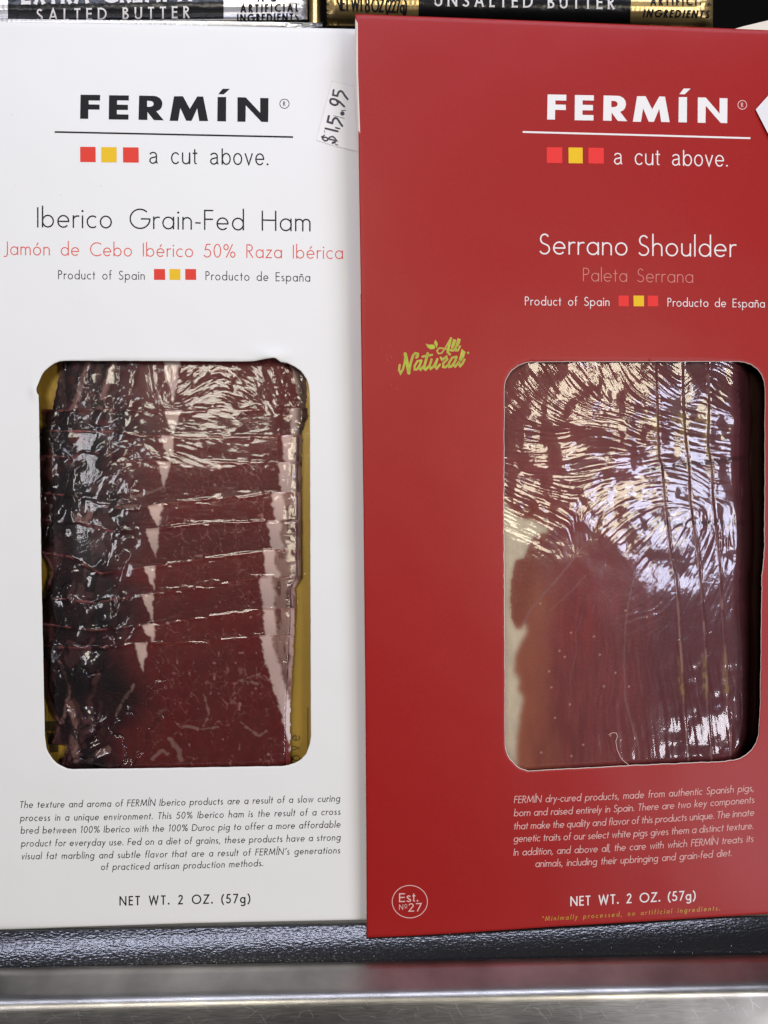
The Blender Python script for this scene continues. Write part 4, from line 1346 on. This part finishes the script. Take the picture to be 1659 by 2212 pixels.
def shoulder_colour(X, Y, i):
    col = np.ones(X.shape + (3,)) * p_lean
    col = col * (0.80 + 0.42 * fbm(X / 60 + i * 5, Y / 90, 101)[..., None])
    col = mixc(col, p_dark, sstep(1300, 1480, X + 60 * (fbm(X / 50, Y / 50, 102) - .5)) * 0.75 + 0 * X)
    if i == 0:
        col = mixc(col, p_warm, sstep(1240, 1105, X + 90 * (fbm(X / 40, Y / 110, 103) - .5)) * sstep(1150, 1290, Y) * 0.85)
        col = mixc(col, np.array(srgb(156, 48, 52)), sstep(1180, 1230, X) * sstep(1330, 1270, X) * sstep(1180, 1240, Y) * sstep(1480, 1330, Y) * 0.5)
        # long vertical grain of the muscle in the lower half
        g = fbm(X / 5.2 + 4.5 * fbm(X / 60, Y / 90, 104), Y / 60 + fbm(X / 9, Y / 40, 113), 105, 4)
        col = col * (1 + (0.5 * (g - .5) * sstep(1180, 1330, Y) * sstep(1150, 1260, X))[..., None])
        # creamy fat along the left
        fat = inpoly(X + 3 * (fbm(X / 9, Y / 9, 106) - .5), Y + 4 * (fbm(X / 9, Y / 9, 107) - .5), FATPOLY)
        fc = np.ones(X.shape + (3,)) * p_fat * (0.86 + 0.26 * fbm(X / 14, Y / 30, 108)[..., None])
        fm_ = blur(fat.astype(float), 2)
        edge_ = blur(fat.astype(float), 4)
        col = mixc(col, np.array(srgb(184, 130, 108)), np.clip(edge_ * 1.5, 0, 1) * 0.75 * (~fat))
        col = col + (fc - col) * fm_[..., None]
        # speckled lobe beside the fat
        lobe = sstep(1190, 1150, X + .25 * (Y - 1200)) * sstep(1060, 1120, Y) * sstep(1370, 1340, Y) * (~fat)
        col = mixc(col, np.array(srgb(150, 74, 58)), lobe * 0.7)
        e, cc = voro(X / 11, Y / 11, 12)
        col = mixc(col, np.array(srgb(176, 120, 110)), lobe * sstep(0.10, 0.01, e) * sstep(.45, .6, fbm(X / 16, Y / 16, 109)) * 0.6)
        for pts, w, o in ((zz4([(540, -70), (470, 20), (400, 110), (300, 220), (220, 320), (190, 390)]), 2.0, .75), (zz4([(850, 120), (820, 250), (800, 400), (790, 650), (800, 850), (845, 1020), (880, 1130), (882, 1200)]), 1.5, .75),
                          (zz4([(560, 100), (480, 190), (400, 260), (350, 310)]), 1.6, .5), (zz4([(540, 340), (500, 450), (505, 560), (470, 700), (460, 1000)]), 1.1, .4), (zz3([(620, 640), (540, 680), (470, 740), (400, 790)]), 7, .40),
                          (zz3([(720, 300), (760, 350), (700, 430)]), 8, .5), (zz3([(520, 1130), (460, 1200), (420, 1250)]), 9, .45), (zz4([(680, 190), (620, 240), (600, 330)]), 1.2, .35), (zz4([(870, 560), (880, 700), (900, 800)]), 1.0, .35)):
            d = segdist(X + 1.5 * (vn(X / 7, Y / 7, 5) - .5), Y, pts)
            col = mixc(col, p_vein, sstep(w * 2.0, w * .3, d) * o * (0.45 + 0.75 * fbm(X / 9, Y / 20, 111, 2)) * 0.85)
        for (sx, sy) in SPECK:
            d = np.hypot(X - sx, Y - sy)
            col = mixc(col, np.array(srgb(214, 176, 160)), sstep(3.0, 1.6, d) * 0.9)
    # painted pale highlight, then yellow fat, at the free edges of the shingled slices
    ol = [(atx(LL[k], Y) - X) for k in (1, 2, 3)]
    for k, d in enumerate(ol):
        col = mixc(col, np.array(srgb(196, 158, 152)), sstep(5.0, 1.5, d) * (d > -1) * (0.15 + 0.6 * sstep(.35, .65, fbm(X / 8, Y / 30, 116 + k, 2))))  # highlight along each slice edge, put into the colour
        yy = sstep(893, 900, Y) * sstep(990, 975, Y) * sstep(14, 9, d + 5 * (vn(X / 5, Y / 9, 30 + k) - .5)) * (d > -1)
        y2 = sstep(1405 - 10 * k, 1450, Y) * sstep(1525 - 8 * k, 1490, Y) * sstep(13, 7, d + 5 * (vn(X / 5, Y / 14, 33 + k) - .5)) * (d > -1)
        y3 = sstep(892, 896, Y) * sstep(912, 906, Y) * sstep(34, 28, d + 4 * vn(X / 5, Y / 5, 36)) * (d > -1)
        col = mixc(col, np.array(srgb(168, 138, 84)), np.clip(yy + y2 + y3, 0, 1) * (0.25 + 0.75 * sstep(.35, .6, fbm(X / 7, Y / 12, 112, 2))) * 0.75)
    col = mixc(col, np.array(srgb(46, 20, 22)), sstep(1578, 1612, X + 14 * (fbm(X / 14, Y / 26, 115) - .5)) * 0.85)  # shade of the recess at the window's right, painted on the meat
    bandy = [1004, 1130]
    for b in bandy:
        col = mixc(col, np.array(srgb(60, 18, 26)), sstep(7, 3, np.abs(Y - b - 0.12 * (1480 - X) * (b == 1004))) * sstep(1380, 1420, X) * 0.6)
    return np.clip(col, 0.002, 0.9)


def shoulder_depth(X, Y):
    lvl = np.zeros(X.shape)
    for k in (1, 2, 3):
        lvl += sstep(-1.8, 1.8, X - atx(LL[k], Y))
    edge = sstep(-42, 4, X - atx(L4, Y))
    return 2.0 + 0.26 * lvl + 1.7 * edge


for i in range(4):
    ys = np.arange(764, 1690, 2.0)
    x_r = atx(LL[i + 1], ys) + 1.2 * (vn(ys / 8, ys * 0 + i, 4) - .5)
    x_l = np.full(ys.shape, 1066.0) if i == 0 else atx(LL[i], ys) - 14
    nc = int((x_r - x_l).mean() / 2.0)
    tt = np.linspace(0, 1, nc)
    Y = np.tile(ys[:, None], (1, nc))
    X = x_l[:, None] + (x_r - x_l)[:, None] * tt[None, :]
    D = 2.16 + 0.26 * i + 0.06 * (fbm(X / 40, Y / 40, 120 + i) - .5) + (0 if i == 0 else 0.35 * sstep(14, 0, X - x_l[:, None]))
    if i == 3:
        D = D + 1.7 * sstep(-42, 4, X - x_r[:, None])
    # rolled edge that shows the slice's own thickness
    D[:, -1] += 0.24
    D[:, -2] += 0.03
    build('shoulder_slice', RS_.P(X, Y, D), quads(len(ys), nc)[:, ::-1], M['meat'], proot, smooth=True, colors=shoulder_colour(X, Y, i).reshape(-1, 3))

bx = np.linspace(1050, 1700, 30); by = np.linspace(745, 1700, 40)
X, Y = np.meshgrid(bx, by)
build('shaded_gold_board', RS_.P(X, Y, 5.0), quads(40, 30), M['shaded_gold_card'], proot, smooth=True)  # gold board, coloured as it looks in shadow

st = 1.5
fx_ = np.arange(1062, 1676, st); fy_ = np.arange(766, 1684, st)
X, Y = np.meshgrid(fx_, fy_)
T3 = [(150, 150, 1, 1.6), (400, 180, 1, 1.6), (700, 200, 1, 2.2), (200, 350, 1, .9), (450, 330, 1, .6), (650, 420, 1, .1), (200, 480, 1, .15), (500, 550, 1, -.4), (800, 520, 1, .5), (300, 650, 1, -.1),
      (700, 680, 1, -.15), (900, 650, 1, -.3), (150, 850, 1, .5), (350, 850, 1, .3), (400, 1020, 1, .5), (520, 1060, .1, 1), (600, 960, 1, -1.0), (720, 900, 1, -.6), (900, 820, 1, -.3), (800, 1100, 1, -.9), (1000, 1150, 1, -1.3),
      (1200, 1150, 1, -2), (1080, 450, 1, .3), (1240, 500, 1, .2), (1380, 500, 1, .1), (1100, 800, 1, .2), (1250, 800, 1, .8), (1380, 800, 1, .1), (1050, 200, 1, .8), (1200, 200, 1, -.9), (1350, 250, 1, .8), (1400, 1050, .1, 1)]
ctrl = [(Z4X(a), Z3Y(b), c, d) for a, b, c, d in T3] + [(Z4X(a), Z4Y(b), c, d) for a, b, c, d in
        [(700, 60, 1, -2), (950, 180, 1, -1.5), (1180, 200, 1, -2), (900, 300, 1, -.3), (500, 600, .1, 1), (800, 800, .05, 1), (1000, 700, .25, 1), (200, 900, .3, 1), (1200, 700, .2, 1), (1380, 650, .2, 1), (1000, 1100, .1, 1), (600, 1150, .1, 1)]]
ang = field(X, Y, ctrl)
w1 = lic(len(fx_), len(fy_), ang, 26, 31, 1)
w2 = lic(len(fx_), len(fy_), ang, 22, 32, 2)
diag = Y + 0.22 * (1480 - X) * (X < 1480) + 70 * (fbm(X / 40, Y / 40, 133, 3) - .5)
up = sstep(1275, 1170, diag)
strips = sstep(1408, 1425, X) * sstep(1602, 1594, X)
inside = sstep(1608, 1598, X)
lowr = sstep(1400, 1480, X) * sstep(1390, 1440, Y) * inside
grain = sstep(1230, 1300, Y) * sstep(1200, 1300, X) * inside
calm = sstep(0.50, 0.62, fbm(X / 46, Y / 46, 131))
core = np.exp(-((X - 1500) / 105.0) ** 2 - ((Y - 1110) / 190.0) ** 2)
a1 = 0.0012 + inside * (0.034 * up * (1 - 0.5 * calm) * (1 - 0.60 * core) + 0.004 * grain + 0.007 * lowr)
a2 = 0.002 + inside * (0.026 * up * (1 - 0.5 * calm) * (1 - 0.45 * core) + 0.010 * grain + 0.016 * lowr)
lump = fbm(X / 48, Y / 60, 132, 2) - .5
Dm = blur(shoulder_depth(X, Y), 1)
Df = Dm - 0.12 - 0.65 * np.exp(-((Y - 962 - 0.08 * (X - 1100) - 26 * (fbm(X / 40, X * 0, 136, 2) - .5)) / 40.0) ** 2) * sstep(1400, 1260, X) + a1 * w1 + a2 * w2 + lump * (0.15 + inside * (0.55 * up * (1 - .6 * core) + 0.7 * lowr))
for b in (905, 1003, 1130):
    Df = Df + 0.07 * np.exp(-((Y - b - 0.10 * (1480 - X) - 22 * (fbm(X / 18, X * 0 + b, 134, 2) - .5)) / 3.5) ** 2) * strips * sstep(.35, .6, fbm(X / 16, Y / 30, 135, 2))
# free edges of the slices pull little tents of film
for k in (1, 2, 3):
    d = X - atx(LL[k], Y)
    Df = Df - 0.05 * np.exp(-((d + 2) / 2.0) ** 2) + 0.07 * np.exp(-((d - 2) / 1.8) ** 2)
Df = np.clip(np.minimum(Df, Dm + 0.09), 0.7, 4.9)
build('clear_film', RS_.P(X, Y, Df), quads(len(fy_), len(fx_)), M['film_shoulder'], proot, smooth=True)


# ------------------------------------------------------------------ foil-wrapped butter behind the cartons
class Pack:
    """rounded foil block lying across the case; depth grows where its lower edge rolls under"""
    def __init__(s, Z, a, y_round, r, slope, x_ref):
        s.Z, s.a, s.yr, s.r, s.sl, s.xr = Z, a, y_round, r, slope, x_ref

    def P(s, px, py, off=0.0):
        px, py = np.asarray(px, float), np.asarray(py, float)
        q = py - s.sl * (px - s.xr)
        t = np.clip((q - s.yr) / s.r, 0, 0.999)
        Z0 = s.Z + (1 - np.sqrt(1 - t * t)) * s.r * s.Z / F + off
        u, v = (px - CX) / F, -(py - CY) / F
        Z = Z0 / (1 - s.a * u)
        return c2w(np.stack([u * Z, v * Z, -Z], -1) / 1000)


def butter(name, label, pk, x0, x1, y0, y1, foil, end=14, crush=0.0, seed=1):
    root = empty(name, pk.P((x0 + x1) / 2, y1, 20), label, 'butter')
    xs = np.linspace(x0, x1, 90)
    ys = np.linspace(y0, y1, 60)
    X, Y = np.meshgrid(xs, ys)
    e = np.minimum(X - x0, x1 - X)
    D = 3.2 * (1 - np.sqrt(1 - np.clip(1 - e / end, 0, 1) ** 2 * 0.98))
    D = D + crush * (fbm(X / 14, Y / 10, 140 + seed, 3) - .5) * sstep(end * 2.2, end * 0.4, e) * 3
    Yp = Y + pk.sl * (X - pk.xr)
    fr = pk.P(X, Yp, D)
    bk = pk.P(X, Yp, D * 0 + 30)
    V = np.concatenate([fr.reshape(-1, 3), bk.reshape(-1, 3)])
    n, k = 60, 90
    f1 = quads(n, k)
    rim = [r * k for r in range(n)], [r * k + k - 1 for r in range(n)], list(range(k)), [(n - 1) * k + c for c in range(k)]
    fs = [tuple(f) for f in f1] + [tuple(f[::-1] + n * k) for f in f1]
    for line in rim:
        for a, b in zip(line[:-1], line[1:]):
            fs.append((a, b, b + n * k, a + n * k))
    build('foil_wrap', V, np.array(fs), foil, root, smooth=True)
    return root


def label_band(pk, parent, x0, x1, y0, y1, lean=0.0):
    xs = np.linspace(x0, x1, 60); ys = np.linspace(y0, y1, 40)
    X, Y = np.meshgrid(xs, ys)
    X = X - lean * (Y - ys[0]) / (ys[-1] - ys[0])
    return build('black_label', pk.P(X, Y + pk.sl * (X - pk.xr), -0.06), quads(40, 60), M['black_label'], parent, smooth=True)


# silver pack on the left
pk = Pack(226, 0.02, 2, 46, -0.010, 300)
b1 = butter('butter_block', 'silver foil butter block with black salted butter label behind the white carton', pk, -140, 664, -170, 46, M['silver_foil'], end=18, crush=1.0)
lb = label_band(pk, b1, 17, 483, -168, 47.5)
k = Ink(); text(k, 'EXTRA CREAMY', 46, 9.5, 424, 2.5, 44, w=0.17, track=.12, serif=0.10, fit='track'); k.lay('label_text', pk, M['white_ink'], lb, lift=0.14, refine=5)
k = Ink(); text(k, 'SALTED BUTTER', 79, 45.5, 409, 39, 26, w=0.135, track=.1, serif=0.09, fit='track'); k.lay('label_text', pk, M['white_ink'], lb, lift=0.14, refine=5)
for (tx, a, b, c, d, hgt) in (('NO', 556, 3, 600, 3, 20), ('ARTIFICIAL', 519, 27.5, 645, 25.5, 18), ('INGREDIENTS', 512, 48, 645, 46, 17)):
    k = Ink(); text(k, tx, a, b, c, d, hgt, w=0.20, fit='track', xs=0.95); k.lay('foil_text', pk, M['black_ink'], b1, lift=0.10, refine=5)
# lower silver pack peeping out under it
pk2 = Pack(219, 0.02, 40, 40, 0.012, 500)
b2 = butter('butter_block', 'crumpled end of a silver foil block just above the white carton top edge', pk2, -140, 696, 46.5, 79, M['silver_foil'], end=46, crush=1.6, seed=4)
# gold end standing in the gap
pk3 = Pack(236, 0.02, 60, 60, 0.0, 690)
b3 = butter('butter_block', 'plain gold foil block end in the gap between silver and gold packs', pk3, 668, 692, -160, 100, M['gold_foil'], end=9, seed=6)
# gold pack on the right
pk4 = Pack(228, 0.03, -6, 60, 0.012, 1100)
b4 = butter('butter_block', 'gold foil butter block with black unsalted butter label behind the red carton', pk4, 706, 1540, -180, 60, M['gold_foil'], end=16, crush=0.8, seed=8)
lb = label_band(pk4, b4, 911, 1369, -178, 58, lean=8)
k = Ink(); text(k, 'UNSALTED BUTTER', 938, 13, 1327, 20, 28, w=0.135, track=.1, serif=0.09, fit='track'); k.lay('label_text', pk4, M['white_ink'], lb, lift=0.14, refine=5)
k = Ink(); text(k, 'NET WT 8 OZ (227g)', 725, 23, 878, 29, 30, w=0.13, xs=0.55, track=.14, space=.4); k.lay('foil_text', pk4, M['black_ink'], b4, lift=0.10, refine=5)
k = Ink(); text(k, 'ARTIFICIAL', 1405, 11.5, 1536, 12, 17, w=0.20, fit='track'); k.lay('foil_text', pk4, M['black_ink'], b4, lift=0.10, refine=5)
k = Ink(); text(k, 'INGREDIENTS', 1388, 37, 1531, 39.5, 17, w=0.21, fit='track', ital=0.25); k.lay('foil_text', pk4, M['black_ink'], b4, lift=0.10, refine=5)
k = Ink()
k.ribbon([(730, 80), (730, 49), (764, 50), (820, 52)], 2.0); k.ribbon([(761, 56), (761, 80)], 1.3)
text(k, 'S', 750, 66, 750, 55, 15, w=0.2, up=(-1, 0))
k.lay('foil_print', pk4, M['black_ink'], b4, lift=0.10, refine=5)

# cream card corner behind the red carton at the top right
cp = [(1588, 62), (1605, 57), (1659, 44), (1760, 20), (1760, 120), (1588, 120)]
pa = np.array(cp, float)
SX = Surf(222, 0.03, 0)
A_, B_ = SX.P(pa[:, 0], pa[:, 1], 0), SX.P(pa[:, 0], pa[:, 1], 0.8)
n_ = len(cp)
cc = build('card_corner', np.concatenate([A_, B_]), [tuple(range(n_))[::-1], tuple(range(n_, 2 * n_))] + [(i, (i + 1) % n_, n_ + (i + 1) % n_, n_ + i) for i in range(n_)],
           M['cream_card'], label='blank cream card corner poking up behind the red carton', cat='card')


# ------------------------------------------------------------------ hair and lint on the liner
class Liner:
    def P(s, px, py, off=0.0):
        px, py = np.asarray(px, float), np.asarray(py, float)
        u, v = (px - CX) / F, -(py - CY) / F
        t = px / 1659.0
        R_ = LINER[3:]
        Z = np.array([np.interp(y, [a + (b - a) * q for a, b, c in R_], [c for a, b, c in R_]) for y, q in zip(np.ravel(py), np.ravel(t))]).reshape(px.shape)
        Z = Z / (1 - 0.055 * u) + off
        return c2w(np.stack([u * Z, v * Z, -Z], -1) / 1000)


k = Ink()
k.ribbon([(-20, 2027), (0, 2026.5), (50, 2028), (110, 2034), (170, 2041), (200, 2046)], 0.9)
h = k.lay('hair_strand', Liner(), M['hair'], None, lift=0.10)
h['label'] = 'thin dark hair lying on the black textured liner under the white carton'
h['category'] = 'hair'
k = Ink()
rs = random.Random(2)
k.ribbon([(500, 2040), (512, 2034), (520, 2033), (527, 2036), (525, 2030)], 0.8)
for i in range(46):
    x = rs.uniform(0, 1650); t = x / 1659
    y = rs.uniform(2030 - 30 * t, 2080 - 22 * t)
    l = rs.uniform(0.8, 3.2); a = rs.uniform(0, 3.14)
    k.ribbon([(x, y), (x + l * math.cos(a), y + l * math.sin(a))], rs.uniform(0.4, 1.0))
o = k.lay('lint_specks', Liner(), M['lint'], None, lift=0.10)
o['kind'] = 'stuff'
